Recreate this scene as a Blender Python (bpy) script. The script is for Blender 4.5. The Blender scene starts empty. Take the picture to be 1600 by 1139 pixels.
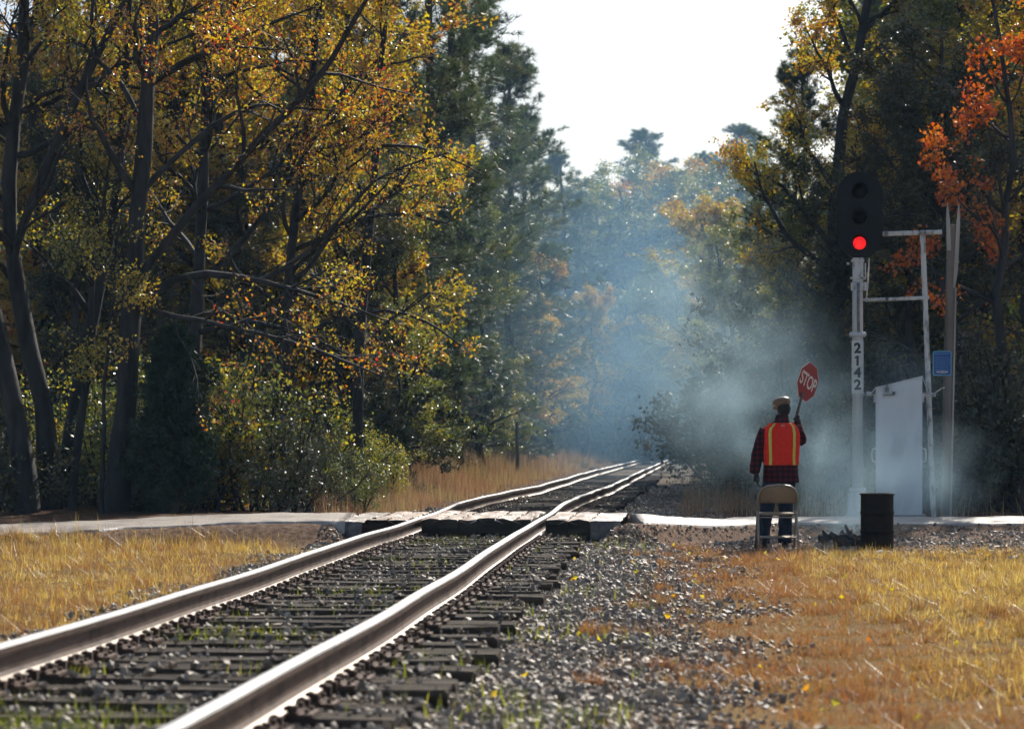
import bpy, math, random
import numpy as np
from mathutils import Vector, Matrix

# ------------------------------------------------------------------ camera, sky, sun, exposure
sc = bpy.context.scene
CAM_Z, FPX, HOR = 1.29, 3600.0, 688.0          # camera height, focal length in photo pixels, horizon row
cam = bpy.data.cameras.new('camera'); cam_o = bpy.data.objects.new('camera', cam)
sc.collection.objects.link(cam_o); sc.camera = cam_o
cam_o.location = (0, 0, CAM_Z); cam_o.rotation_euler = (math.pi / 2, 0, 0)
cam.sensor_width = 36; cam.lens = FPX / 1600 * 36; cam.shift_y = (HOR - 569.5) / 1600
cam.clip_start = 0.2; cam.clip_end = 3000
cam.dof.use_dof = True; cam.dof.focus_distance = 27.6; cam.dof.aperture_fstop = 3.4

SUN_AZ, SUN_EL = math.radians(22), math.radians(38)
SUN_V = Vector((math.sin(SUN_AZ) * math.cos(SUN_EL), math.cos(SUN_AZ) * math.cos(SUN_EL), math.sin(SUN_EL)))
world = bpy.data.worlds.new('World'); sc.world = world; world.use_nodes = True
wn = world.node_tree
sky = wn.nodes.new('ShaderNodeTexSky'); sky.sky_type = 'NISHITA'; sky.sun_disc = False
sky.sun_elevation = SUN_EL; sky.sun_rotation = SUN_AZ; sky.air_density = 1.0; sky.dust_density = 2.0; sky.ozone_density = 1.0
bg = wn.nodes['Background']; bg.inputs['Strength'].default_value = 0.095
wn.links.new(sky.outputs[0], bg.inputs['Color'])
sun = bpy.data.lights.new('sun', 'SUN'); sun.energy = 5.0; sun.angle = math.radians(0.53); sun.color = (1.0, 0.93, 0.82)
sun_o = bpy.data.objects.new('sun', sun); sc.collection.objects.link(sun_o)
sun_o.rotation_euler = SUN_V.to_track_quat('Z', 'Y').to_euler(); sun_o.location = (20, 30, 40)
sc.view_settings.view_transform = 'Standard'; sc.view_settings.look = 'None'
sc.view_settings.exposure = 0.35; sc.view_settings.gamma = 1.0; sc.view_settings.use_curve_mapping = False
cy = sc.cycles
cy.use_denoising = True; cy.use_adaptive_sampling = True; cy.adaptive_threshold = 0.045; cy.max_bounces = 5; cy.diffuse_bounces = 3; cy.glossy_bounces = 2; cy.transmission_bounces = 3
cy.volume_bounces = 1; cy.transparent_max_bounces = 6; cy.caustics_reflective = False; cy.caustics_refractive = False
cy.sample_clamp_indirect = 4.0; cy.volume_max_steps = 48
sc.render.use_motion_blur = False

# ------------------------------------------------------------------ helpers
COL = sc.collection
RNG = np.random.default_rng(7)

def tag(o, label=None, cat=None, group=None, kind=None):
    if label: o['label'] = label
    if cat: o['category'] = cat
    if group: o['group'] = group
    if kind: o['kind'] = kind
    return o

def empty(name, loc=(0, 0, 0), rz=0.0):
    o = bpy.data.objects.new(name, None); COL.objects.link(o)
    o.location = loc; o.rotation_euler = (0, 0, rz); o.empty_display_size = 0.2
    return o

def make_mesh(name, V, F, mats, mi=None, smooth=False):
    """V (n,3); F list of (m,k) index arrays; mats list; mi list of material index (scalar or array) for each F."""
    V = np.asarray(V, np.float32)
    F = [np.asarray(f, np.int32) for f in F if len(f)]
    me = bpy.data.meshes.new(name)
    me.vertices.add(len(V)); me.vertices.foreach_set('co', V.ravel())
    loops = np.concatenate([f.ravel() for f in F]); tot = np.concatenate([np.full(len(f), f.shape[1], np.int32) for f in F])
    me.loops.add(len(loops)); me.loops.foreach_set('vertex_index', loops)
    start = np.concatenate([[0], np.cumsum(tot)[:-1]]).astype(np.int32)
    me.polygons.add(len(tot)); me.polygons.foreach_set('loop_start', start); me.polygons.foreach_set('loop_total', tot)
    for m in (mats if isinstance(mats, (list, tuple)) else [mats]): me.materials.append(m)
    if mi is not None:
        arr = np.concatenate([np.full(len(f), a, np.int32) if np.isscalar(a) else np.asarray(a, np.int32) for f, a in zip(F, mi)])
        me.polygons.foreach_set('material_index', arr)
    me.polygons.foreach_set('use_smooth', np.full(len(tot), smooth, bool))
    me.update(); me.validate()
    return me

def link(name, me, parent=None, loc=None):
    o = bpy.data.objects.new(name, me); COL.objects.link(o)
    if parent: o.parent = parent
    if loc is not None: o.location = loc
    return o

class MB:
    """collects shapes into one mesh"""
    def __init__(s): s.V = []; s.F = []; s.M = []; s.n = 0
    def add(s, V, F, m=0):
        V = np.asarray(V, float)
        for f in F: s.F.append(np.asarray(f) + s.n); s.M.append(m)
        s.V.append(V); s.n += len(V); return s
    def box(s, c, size, rot=None, m=0):
        x, y, z = [v / 2 for v in size]
        V = np.array([(i, j, k) for i in (-x, x) for j in (-y, y) for k in (-z, z)], float)
        if rot is not None: V = V @ np.array(Matrix(rot).to_3x3()).T
        return s.add(V + np.array(c), [[(0, 1, 3, 2), (4, 6, 7, 5), (0, 4, 5, 1), (2, 3, 7, 6), (0, 2, 6, 4), (1, 5, 7, 3)]], m)
    def loft(s, rings, cap=True, m=0):
        n = len(rings[0]); k = len(rings); V = np.concatenate(rings)
        F = []
        i = np.arange(n); j = (i + 1) % n
        q = np.concatenate([np.stack([a * n + i, a * n + j, (a + 1) * n + j, (a + 1) * n + i], 1) for a in range(k - 1)])
        F.append(q)
        if cap:
            V = np.concatenate([V, rings[0].mean(0)[None], rings[-1].mean(0)[None]])
            F.append(np.stack([j, i, np.full(n, k * n)], 1)); F.append(np.stack([(k - 1) * n + i, (k - 1) * n + j, np.full(n, k * n + 1)], 1))
        return s.add(V, F, m)
    def tube(s, pts, r, sides=10, m=0, cap=True):
        pts = np.asarray(pts, float); n = len(pts)
        r = np.broadcast_to(np.asarray(r, float).reshape(-1, 1) if np.ndim(r) == 1 else np.asarray(r, float), (n, 1) if np.ndim(r) < 2 else (n, 2))
        T = np.gradient(pts, axis=0); T /= np.linalg.norm(T, axis=1, keepdims=True) + 1e-9
        ref = np.array([0, 1.0, 0]) if abs(T[:, 1]).mean() < 0.8 else np.array([1.0, 0, 0])
        A = np.cross(T, ref); A /= np.linalg.norm(A, axis=1, keepdims=True) + 1e-9
        B = np.cross(T, A); a = np.linspace(0, 2 * math.pi, sides, endpoint=False)
        rings = [pts[k] + np.outer(np.cos(a), A[k]) * r[k, 0] + np.outer(np.sin(a), B[k]) * r[k, -1] for k in range(n)]
        return s.loft(rings, cap, m)
    def ell(s, c, r, nu=14, nv=9, m=0, rot=None):
        a = np.linspace(0, 2 * math.pi, nu, endpoint=False); R = []
        for t in np.linspace(-math.pi / 2 * 0.97, math.pi / 2 * 0.97, nv):
            P = np.stack([np.cos(a) * math.cos(t) * r[0], np.sin(a) * math.cos(t) * r[1], np.full(nu, math.sin(t) * r[2])], 1)
            if rot is not None: P = P @ np.array(Matrix(rot).to_3x3()).T
            R.append(P + np.array(c))
        return s.loft(R, True, m)
    def lathe(s, prof, c=(0, 0, 0), sides=24, m=0, cap=True, axis='Z'):
        a = np.linspace(0, 2 * math.pi, sides, endpoint=False); R = []
        for r, h in prof:
            P = np.stack([np.cos(a) * r, np.sin(a) * r, np.full(sides, h)], 1)
            if axis == 'Y': P = P[:, [0, 2, 1]] * np.array([1, -1, 1])
            R.append(P + np.array(c))
        return s.loft(R, cap, m)
    def mesh(s, name, mats, smooth=False): return make_mesh(name, np.concatenate(s.V), s.F, mats, s.M, smooth)
    def build(s, name, mats, parent=None, loc=None, smooth=False, bevel=0.0):
        o = link(name, s.mesh(name, mats, smooth), parent, loc)
        if bevel:
            b = o.modifiers.new('edge', 'BEVEL'); b.width = bevel; b.segments = 2; b.limit_method = 'ANGLE'
        return o

def at(px, py, Y):                                        # photo pixel at distance Y to a world point
    return np.array([(px - 800) / FPX * Y, Y, CAM_Z - (py - HOR) / FPX * Y])

# ------------------------------------------------------------------ materials
def nt(name):
    m = bpy.data.materials.new(name); m.use_nodes = True
    t = m.node_tree; t.nodes.clear()
    return m, t, (lambda ty, **kw: _node(t, ty, kw)), (lambda a, b: t.links.new(a, b))

def _node(t, ty, kw):
    n = t.nodes.new('ShaderNode' + ty)
    for k, v in kw.items():
        if k.startswith('i_'):
            key = k[2:].replace('_', ' '); n.inputs[int(key) if key.isdigit() else key].default_value = v
        else: setattr(n, k, v)
    return n

def ramp(n, stops):
    e = n.color_ramp.elements
    while len(e) > 1: e.remove(e[-1])
    e[0].position = stops[0][0]; e[0].color = (*stops[0][1], 1)
    for p, c in stops[1:]:
        x = e.new(p); x.color = (*c, 1)

def mat_noise(name, c1, c2, scale=8.0, rough=0.7, metal=0.0, bump=0.3, bscale=None, detail=6, spec=0.5, c3=None, bdist=0.01, stretch=None):
    m, t, N, L = nt(name)
    out = N('OutputMaterial'); p = N('BsdfPrincipled'); L(p.outputs[0], out.inputs[0])
    tc = N('TexCoord'); src = tc.outputs['Object']
    if stretch:
        mp = N('Mapping'); mp.inputs['Scale'].default_value = stretch; L(src, mp.inputs[0]); src = mp.outputs[0]
    no = N('TexNoise'); no.inputs['Scale'].default_value = scale; no.inputs['Detail'].default_value = detail; L(src, no.inputs['Vector'])
    r = N('ValToRGB'); st = [(0.35, c1), (0.65, c2)]
    if c3: st = [(0.3, c1), (0.5, c2), (0.7, c3)]
    ramp(r, st); L(no.outputs[0], r.inputs[0]); L(r.outputs[0], p.inputs['Base Color'])
    p.inputs['Roughness'].default_value = rough; p.inputs['Metallic'].default_value = metal; p.inputs['Specular IOR Level'].default_value = spec
    if bump:
        n2 = N('TexNoise'); n2.inputs['Scale'].default_value = bscale or scale * 4; n2.inputs['Detail'].default_value = 5; L(src, n2.inputs['Vector'])
        b = N('Bump'); b.inputs['Strength'].default_value = bump; b.inputs['Distance'].default_value = bdist; L(n2.outputs[0], b.inputs['Height']); L(b.outputs[0], p.inputs['Normal'])
    return m

def leaf_mat(name, stops, trans=0.62, gloss=0.10, grough=0.36, patch=0.35, vary=0.35):
    """thin leaves: reflect, let light through and glint; colour by leaf, by patch of the crown and by tree"""
    m, t, N, L = nt(name)
    out = N('OutputMaterial'); geo = N('NewGeometry'); oi = N('ObjectInfo'); tc = N('TexCoord')
    no = N('TexNoise'); no.inputs['Scale'].default_value = patch; no.inputs['Detail'].default_value = 2; L(tc.outputs['Object'], no.inputs['Vector'])
    a = N('Math', operation='MULTIPLY_ADD'); a.inputs[1].default_value = 0.72; L(geo.outputs['Random Per Island'], a.inputs[0])
    b = N('Math', operation='MULTIPLY_ADD'); b.inputs[1].default_value = 1.5; b.inputs[2].default_value = -0.62; L(no.outputs[0], b.inputs[0]); L(b.outputs[0], a.inputs[2])
    c = N('Math', operation='MULTIPLY_ADD'); c.inputs[1].default_value = vary; L(oi.outputs['Random'], c.inputs[0]); L(a.outputs[0], c.inputs[2])
    d = N('Math', operation='SUBTRACT'); d.inputs[1].default_value = vary / 2; L(c.outputs[0], d.inputs[0])
    r = N('ValToRGB'); ramp(r, stops); L(d.outputs[0], r.inputs[0])
    hs = N('HueSaturation'); hs.inputs['Value'].default_value = 1.35; hs.inputs['Saturation'].default_value = 1.08; L(r.outputs[0], hs.inputs['Color'])
    df = N('BsdfDiffuse'); L(r.outputs[0], df.inputs[0])
    tr = N('BsdfTranslucent'); L(hs.outputs[0], tr.inputs[0])
    mx = N('MixShader'); mx.inputs[0].default_value = trans; L(df.outputs[0], mx.inputs[1]); L(tr.outputs[0], mx.inputs[2])
    gl = N('BsdfGlossy'); gl.inputs['Roughness'].default_value = grough; gl.inputs['Color'].default_value = (1, 1, 1, 1)
    m2 = N('MixShader'); m2.inputs[0].default_value = gloss; L(mx.outputs[0], m2.inputs[1]); L(gl.outputs[0], m2.inputs[2])
    L(m2.outputs[0], out.inputs[0])
    return m

BARK = mat_noise('bark', (0.018, 0.017, 0.017), (0.055, 0.050, 0.048), 6, 0.8, bump=0.8, bscale=18, stretch=(1, 1, 0.25), bdist=0.02, spec=0.35)
BARK_PINE = mat_noise('pine_bark', (0.05, 0.032, 0.024), (0.13, 0.085, 0.06), 5, 0.9, bump=0.8, bscale=12, stretch=(1, 1, 0.4), bdist=0.03)
YEL, GOLD, ORG, RED, GRN, OLV, BRN = (0.50, 0.38, 0.04), (0.52, 0.31, 0.035), (0.50, 0.18, 0.02), (0.46, 0.05, 0.02), (0.11, 0.15, 0.025), (0.30, 0.28, 0.035), (0.15, 0.08, 0.035)
LEAF_AUT = leaf_mat('autumn_leaf', [(0.0, (0.12, 0.12, 0.03)), (0.15, OLV), (0.34, (0.44, 0.37, 0.04)), (0.5, YEL), (0.62, GOLD), (0.74, ORG), (0.86, (0.34, 0.13, 0.03)), (0.95, BRN), (1.0, RED)], trans=0.68)
LEAF_GOLD = leaf_mat('gold_leaf', [(0.0, GRN), (0.25, OLV), (0.5, YEL), (0.75, GOLD), (1.0, ORG)])
LEAF_RED = leaf_mat('red_leaf', [(0.0, BRN), (0.2, ORG), (0.42, (0.48, 0.13, 0.015)), (0.58, (0.42, 0.06, 0.015)), (0.75, (0.46, 0.11, 0.015)), (1.0, ORG)], trans=0.55, gloss=0.06)
LEAF_GREEN = leaf_mat('green_leaf', [(0.0, (0.05, 0.075, 0.02)), (0.4, GRN), (0.7, OLV), (1.0, YEL)], gloss=0.12)
LEAF_SHADE = leaf_mat('shaded_shrub_leaf', [(0.0, (0.022, 0.032, 0.014)), (0.6, (0.038, 0.05, 0.018)), (0.9, (0.06, 0.055, 0.02)), (1.0, (0.16, 0.11, 0.03))], trans=0.12, gloss=0.035, grough=.45)  # dark, hardly translucent leaves: deep understory shade put into their colour
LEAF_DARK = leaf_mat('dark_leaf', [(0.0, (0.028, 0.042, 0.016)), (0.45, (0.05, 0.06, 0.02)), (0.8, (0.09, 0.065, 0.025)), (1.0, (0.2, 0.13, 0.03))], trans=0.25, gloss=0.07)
NEEDLE = leaf_mat('pine_needle', [(0.0, (0.035, 0.062, 0.024)), (0.5, (0.065, 0.098, 0.036)), (0.85, (0.105, 0.13, 0.05)), (1.0, (0.17, 0.13, 0.05))], trans=0.42, gloss=0.10, grough=0.4, vary=0.2)
CEDAR_M = leaf_mat('cedar_needle', [(0.0, (0.018, 0.035, 0.018)), (0.6, (0.035, 0.06, 0.025)), (1.0, (0.07, 0.075, 0.03))], trans=0.2, gloss=0.05)
GRASS_GOLD = leaf_mat('dry_grass', [(0.0, (0.14, 0.07, 0.03)), (0.3, (0.30, 0.17, 0.05)), (0.55, (0.47, 0.33, 0.085)), (0.8, (0.64, 0.50, 0.17)), (1.0, (0.34, 0.30, 0.08))], trans=0.58, gloss=0.07, grough=.42, patch=1.6, vary=0.0)
GRASS_RED = leaf_mat('rusty_grass', [(0.0, (0.17, 0.08, 0.04)), (0.4, (0.30, 0.13, 0.05)), (0.7, (0.36, 0.20, 0.07)), (1.0, (0.24, 0.20, 0.07))], trans=0.5, gloss=0.06, grough=.42, patch=1.6, vary=0.0)
GRASS_TAN = leaf_mat('tan_grass', [(0.0, (0.22, 0.10, 0.06)), (0.35, (0.30, 0.18, 0.10)), (0.65, (0.36, 0.27, 0.14)), (1.0, (0.22, 0.20, 0.08))], trans=0.45, gloss=0.08, patch=0.35, vary=0.0)
WEED_GREEN = leaf_mat('green_weed', [(0.0, (0.10, 0.14, 0.02)), (0.5, (0.24, 0.28, 0.03)), (1.0, (0.34, 0.30, 0.06))], trans=0.55, gloss=0.06, vary=0.0)

# ------------------------------------------------------------------ lie of the land
_ty = np.arange(-20, 420, 0.25)
_off = np.interp(_ty, [0, 27, 33, 50, 68, 125, 150, 180, 220, 300], [0, 0, .1, .4, .74, 1.6, 3.2, 9, 22, 60])
_zr = np.interp(_ty, [0, 24, 27.3, 30, 32.5, 36, 42, 50, 68, 90, 125, 150, 200], [.34, .34, .345, .355, .40, .42, .38, .345, .37, .32, .24, .0, -.6])
_k = np.hanning(17); _k /= _k.sum()
_off = np.convolve(np.pad(_off, 8, 'edge'), _k, 'valid'); _zr = np.convolve(np.pad(_zr, 8, 'edge'), _k, 'valid')
_zr = _zr + 0.007 * np.sin(_ty * 0.62 + 0.5) * (np.abs(_ty - 16) < 60) + 0.003 * np.sin(_ty * 1.4)
def track_x(Y): return -0.46 + 0.0672 * (Y - 27.3) + np.interp(Y, _ty, _off) - 0.13 * np.clip((13.5 - Y) / 6.0, 0, 2) ** 1.6
def rail_z(Y): return np.interp(Y, _ty, _zr)
def sstep(a, b, x):
    t = np.clip((x - a) / (b - a), 0, 1); return t * t * (3 - 2 * t)
def wob(x, y, s=1.0, ph=0.0):
    return (np.sin(x * 1.7 * s + y * 0.9 * s + ph) + np.sin(x * -0.8 * s + y * 2.1 * s + 1.3 + ph) + np.sin(x * 3.1 * s - y * 2.7 * s + 2.2 + ph) * .5 + np.sin(x * 4.9 * s + y * 4.1 * s + 4 + ph) * .35) / 2.85
def road_near(x): return 27.6 + 3.8 * sstep(1.3, 3.6, x) - 0.9 * sstep(-3, -8, x) - 2.0 * sstep(-8, -30, x)
def road_far(x): return 30.3 + 3.3 * sstep(1.3, 3.8, x) + 0.9 * sstep(-2.2, -4, x) - 0.8 * sstep(-3, -8, x) - 2.0 * sstep(-8, -30, x)
def road_z(x, y=29.5):
    cx = 0.35
    e = sstep(1.3, 3.0, x)
    l = sstep(-2.2, -7.5, x)
    return (cx + 0.0) * (1 - e) * (1 - l) + 0.19 * e + 0.19 * l
def base_z(x, y):
    g = 0.060 * wob(x, y, 0.35) + 0.022 * wob(x, y, 1.5, 1.0)
    g = g + 0.05 * sstep(-1.5, -3, x) + 0.10 * sstep(28, 34, y) + 0.05 * sstep(20, 12, y) * sstep(2, 6, x)
    g = g + 0.30 * sstep(70, 120, np.hypot(x - 6, 0.0 * y)) * 10
    g = g + 0.25 * sstep(40, 60, y) * sstep(14, 25, np.abs(x - 4))
    return g
def ground_z(x, y, stones=True):
    d = x - track_x(y)
    g = base_z(x, y); zt = rail_z(y) - 0.250 - 0.03 * sstep(1.2, 1.4, np.abs(d))
    s = np.where(d > 0, sstep(3.0, 1.55, d), sstep(-2.7, -1.5, d))
    z = g * (1 - s) + zt * s
    rn, rf = road_near(x), road_far(x)
    rs = sstep(-0.75, -0.05, np.minimum(y - rn, rf + 0.5 - y) )
    rs = rs * sstep(1.45, 1.75, np.abs(d)) ; z = z * (1 - rs) + (road_z(x, y) - 0.05) * rs
    inn = np.minimum(y - rn, rf - y)
    z = z - 0.10 * sstep(0.12, 0.3, inn) * sstep(1.45, 1.75, np.abs(d))
    return z + 0.010 * wob(x, y, 5.0) + 0.006 * wob(x, y, 11.0, .7)

xs = np.unique(np.concatenate([np.arange(-9, 12, 0.16), np.linspace(-40, -9, 50), np.linspace(12, 45, 50), np.linspace(-170, -40, 20), np.linspace(45, 190, 20)]))
ys = np.unique(np.concatenate([np.arange(3, 40, 0.17), np.arange(40, 80, 0.4), np.linspace(80, 380, 120), np.linspace(-3, 3, 12)]))
GX, GY = np.meshgrid(xs, ys); GZ = ground_z(GX, GY)
nx, ny = len(xs), len(ys)
ii = (np.arange(ny - 1)[:, None] * nx + np.arange(nx - 1)[None]).ravel()
gme = make_mesh('ground', np.stack([GX, GY, GZ], -1).reshape(-1, 3), [np.stack([ii, ii + 1, ii + nx + 1, ii + nx], 1)], [], smooth=True)
# what the ground is made of: r ballast dust, g grass thatch, b leaf litter, rest bare earth
D_ = GX - track_x(GY); N_ = wob(GX, GY, 1.2) * .5
Zr = np.where(D_ > 0, sstep(3.2, 2.2, D_ + N_ * .6), sstep(-1.8, -1.45, D_ + N_ * .4)) * (np.abs(GY - 29) > 2.2)
Zg = np.where(D_ > 0, sstep(2.2, 2.9, D_ + N_ * .8) * sstep(26.8, 25.9, GY + N_), sstep(-1.4, -1.8, D_ + N_ * .4) * sstep(27.2, 26.6, GY + N_ * .5))
Zb = sstep(31, 33.5, GY + N_) * (1 - Zr)
ca = gme.color_attributes.new('zone', 'FLOAT_COLOR', 'POINT')
ca.data.foreach_set('color', np.stack([Zr, Zg, Zb, np.ones_like(Zr)], -1).reshape(-1).astype(np.float32))
def ground_material():
    m, t, N, L = nt('earth')
    out = N('OutputMaterial'); p = N('BsdfPrincipled'); L(p.outputs[0], out.inputs[0]); p.inputs['Roughness'].default_value = 0.95; p.inputs['Specular IOR Level'].default_value = 0.12
    tc = N('TexCoord'); at_ = N('VertexColor', layer_name='zone'); sp = N('SeparateColor'); L(at_.outputs[0], sp.inputs[0])
    def noise(sc_, det=6):
        n = N('TexNoise'); n.inputs['Scale'].default_value = sc_; n.inputs['Detail'].default_value = det; L(tc.outputs['Object'], n.inputs['Vector']); return n
    n1, n2 = noise(3.0), noise(40.0)
    def rp(n, st):
        r = N('ValToRGB'); ramp(r, st); L(n.outputs[0], r.inputs[0]); return r.outputs[0]
    n1b = noise(14.0, 8)
    earth = rp(n1b, [(0.32, (0.07, 0.042, 0.028)), (0.5, (0.17, 0.105, 0.07)), (0.68, (0.27, 0.18, 0.125))])
    ball = rp(n2, [(0.3, (0.06, 0.048, 0.036)), (0.55, (0.19, 0.15, 0.11)), (0.75, (0.36, 0.29, 0.21))])
    thatch = rp(n2, [(0.3, (0.07, 0.04, 0.018)), (0.5, (0.19, 0.115, 0.038)), (0.7, (0.32, 0.22, 0.075))])
    litter = rp(n2, [(0.3, (0.045, 0.028, 0.018)), (0.55, (0.11, 0.06, 0.035)), (0.75, (0.22, 0.11, 0.05))])
    cur = earth
    for k, c in (('Red', ball), ('Green', thatch), ('Blue', litter)):
        mx = N('MixRGB'); L(sp.outputs[k], mx.inputs[0]); L(cur, mx.inputs[1]); L(c, mx.inputs[2]); cur = mx.outputs[0]
    L(cur, p.inputs['Base Color'])
    n3 = noise(55, 8); b = N('Bump'); b.inputs['Strength'].default_value = 0.9; b.inputs['Distance'].default_value = 0.03; L(n3.outputs[0], b.inputs['Height']); L(b.outputs[0], p.inputs['Normal'])
    return m
gme.materials.append(ground_material())
tag(link('ground', gme), 'brown earth and leaf litter under the grass and trees', kind='structure')

# ------------------------------------------------------------------ road
rx = np.unique(np.concatenate([np.arange(-9, -1.9, 0.10), np.arange(1.55, 10, 0.10), np.linspace(-60, -9, 40), np.linspace(10, 60, 40)]))
ROAD_M = mat_noise('worn_road', (0.20, 0.165, 0.14), (0.44, 0.39, 0.34), 2.6, 0.40, bump=0.9, bscale=38, c3=(0.30, 0.25, 0.215), bdist=0.012, spec=0.8)
def road_piece(rx):
    T = np.linspace(0, 1, 26); X = np.repeat(rx[:, None], len(T), 1)
    jn = 0.10 * wob(X, 0 * X, 2.3) + 0.05 * wob(X, 0 * X, 7.0)
    Y = (road_near(X) + jn) * (1 - T) + (road_far(X) + 0.6 * jn) * T
    crown = 0.05 * (1 - (2 * T - 1) ** 2)
    Z = road_z(X, Y) + crown - 0.03 + 0.012 * wob(X, Y, 2.0) + 0.006 * wob(X, Y, 6.0) - 0.03 * (np.exp(-((T - .3) / .06) ** 2) + np.exp(-((T - .7) / .06) ** 2)) * .6
    n = len(T); k = len(rx); V = np.stack([X, Y, Z], -1).reshape(-1, 3)
    q = (np.arange(k - 1)[:, None] * n + np.arange(n - 1)[None]).ravel()
    F = [np.stack([q, q + n, q + n + 1, q + 1], 1)]
    # crumbling edges with depth
    for e in (0, n - 1):
        base = len(V); row = np.arange(k) * n + e
        low = V[row].copy(); low[:, 2] -= 0.14; low[:, 1] += (-0.05 if e == 0 else 0.05)
        V = np.concatenate([V, low]); a = np.arange(k - 1)
        F.append(np.stack([row[:-1], row[1:], base + a + 1, base + a], 1) if e else np.stack([row[1:], row[:-1], base + a, base + a + 1], 1))
    for e in (0, k - 1):
        row = e * n + np.arange(n); base = len(V); low = V[row].copy(); low[:, 2] -= 0.14
        V = np.concatenate([V, low]); a = np.arange(n - 1); F.append(np.stack([row[:-1], row[1:], base + a + 1, base + a], 1))
    return make_mesh('road', V, F, ROAD_M, smooth=True)
tag(link('road', road_piece(rx[rx < 0])), 'pale worn road with wheel tracks rising to the rails from the shaded trees', kind='structure')
tag(link('road', road_piece(rx[rx > 0])), 'pale worn road strip behind the standing person and the barrel', kind='structure')

# ------------------------------------------------------------------ railway track
track = tag(empty('railway_track'), 'single railway track of steel rails on dark wooden ties', kind='structure')
STEEL = mat_noise('polished_steel', (0.62, 0.62, 0.62), (0.78, 0.77, 0.75), 3, 0.46, 1.0, bump=0.05, bscale=30, stretch=(6, .4, 1))
RUST = mat_noise('rail_rust', (0.035, 0.020, 0.015), (0.13, 0.085, 0.066), 7, 0.7, 0.0, bump=0.5, bscale=60, stretch=(1, .5, 1), c3=(0.075, 0.045, 0.033), spec=0.3)
RAILFOOT = mat_noise('rail_foot_sun_glare', (0.42, 0.36, 0.31), (0.60, 0.54, 0.49), 6, 0.46, 0.6, bump=0.2, bscale=40, stretch=(1, .35, 1))  # pale tone: sun glare on the flange tops put into the colour
prof = np.array([(-.070, -.170), (-.070, -.158), (-.022, -.146), (-.009, -.128), (-.008, -.060), (-.020, -.046), (-.0345, -.040), (-.036, -.014), (-.031, -.003), (-.016, 0.0),
                 (.016, 0.0), (.031, -.003), (.036, -.014), (.0345, -.040), (.020, -.046), (.008, -.060), (.009, -.128), (.022, -.146), (.070, -.158), (.070, -.170)])
yy = np.concatenate([np.arange(2.5, 70, 0.3), np.arange(70, 260, 1.0)])
for side in (-1, 1):
    X = track_x(yy) + side * 0.75; Z = rail_z(yy); dx = np.gradient(X, yy)
    lat = 0.004 * np.sin(yy * 1.1 + side)
    V = np.stack([X[:, None] + lat[:, None] + prof[None, :, 0], yy[:, None] - dx[:, None] * prof[None, :, 0], Z[:, None] + prof[None, :, 1]], -1)
    n = len(prof); k = len(yy); i = np.arange(n); j = (i + 1) % n
    mats = np.array([1, 2, 1, 1, 1, 1, 1, 0, 0, 0, 0, 0, 1, 1, 1, 1, 1, 2, 1, 1])
    q = np.concatenate([np.stack([a * n + i, (a + 1) * n + i, (a + 1) * n + j, a * n + j], 1) for a in range(k - 1)])
    V = V.reshape(-1, 3)
    o = link('rail', make_mesh('rail', V, [q, np.arange(n)[None, ::-1]], [STEEL, RUST, RAILFOOT], [np.tile(mats, k - 1), 1]), track)
TIE_W = mat_noise('creosote_wood_plank_shade', (0.012, 0.010, 0.008), (0.050, 0.039, 0.030), 7, 0.9, spec=.2, bump=1.0, bscale=26, stretch=(.15, 1, 1), bdist=0.015, c3=(0.10, 0.08, 0.062))
def tie_mesh(rng):
    b = MB(); L, W, H = 2.6, 0.23, 0.17
    nxs = 10; R = []
    for t in np.linspace(-L / 2, L / 2, nxs):
        w = W / 2 * (1 + rng.normal(0, .03)); h = H
        R.append(np.array([(t, -w, -h), (t, w, -h), (t, w + rng.normal(0, .004), -.022), (t, w * .88, rng.normal(0, .004)), (t, .02 + rng.normal(0, .03), -.006 - abs(rng.normal(0, .006))), (t, -w * .88, rng.normal(0, .004)), (t, -w, -.022)]))
    R[0][:, 0] += rng.normal(0, .012, 7); R[-1][:, 0] += rng.normal(0, .012, 7)
    b.loft(R); return b.mesh('tie', TIE_W)
tie_meshes = [tie_mesh(np.random.default_rng(k)) for k in range(7)]
pb = MB(); pb.box((0, 0, 0.008), (.34, .19, .016)); pb.box((-.095, 0, .018), (.03, .19, .012)); pb.box((.095, 0, .018), (.03, .19, .012))
for sx in (-1, 1):
    for sy in (-1, 1): pb.box((sx * .088, sy * .06, .038), (.032, .026, .022)); pb.box((sx * .14, sy * -.05, .022), (.02, .02, .02))
plate_me = pb.mesh('tie_plate', RUST)
ANCH = mat_noise('anchor_iron', (0.03, 0.02, 0.016), (0.09, 0.055, 0.04), 20, 0.7, 0.2, bump=0.3, spec=0.4)
ab = MB(); a = np.linspace(-0.6, 3.6, 9)
ab.tube([(0.066 + .03 * math.cos(t) * .6, 0, -.010 + .030 * math.sin(t)) for t in a], [.018] * 9, 7); ab.box((0, 0, -.018), (.15, .03, .018)); ab.box((.085, 0, .004), (.03, .05, .045))
anchor_me = ab.mesh('rail_anchor', ANCH)
rng = np.random.default_rng(3)
TIE_Y = []
y = 4.6
while y < 74:
    TIE_Y.append(y); y += 0.50 + rng.normal(0, .025)
TIE_Y = np.array(TIE_Y)
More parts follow.
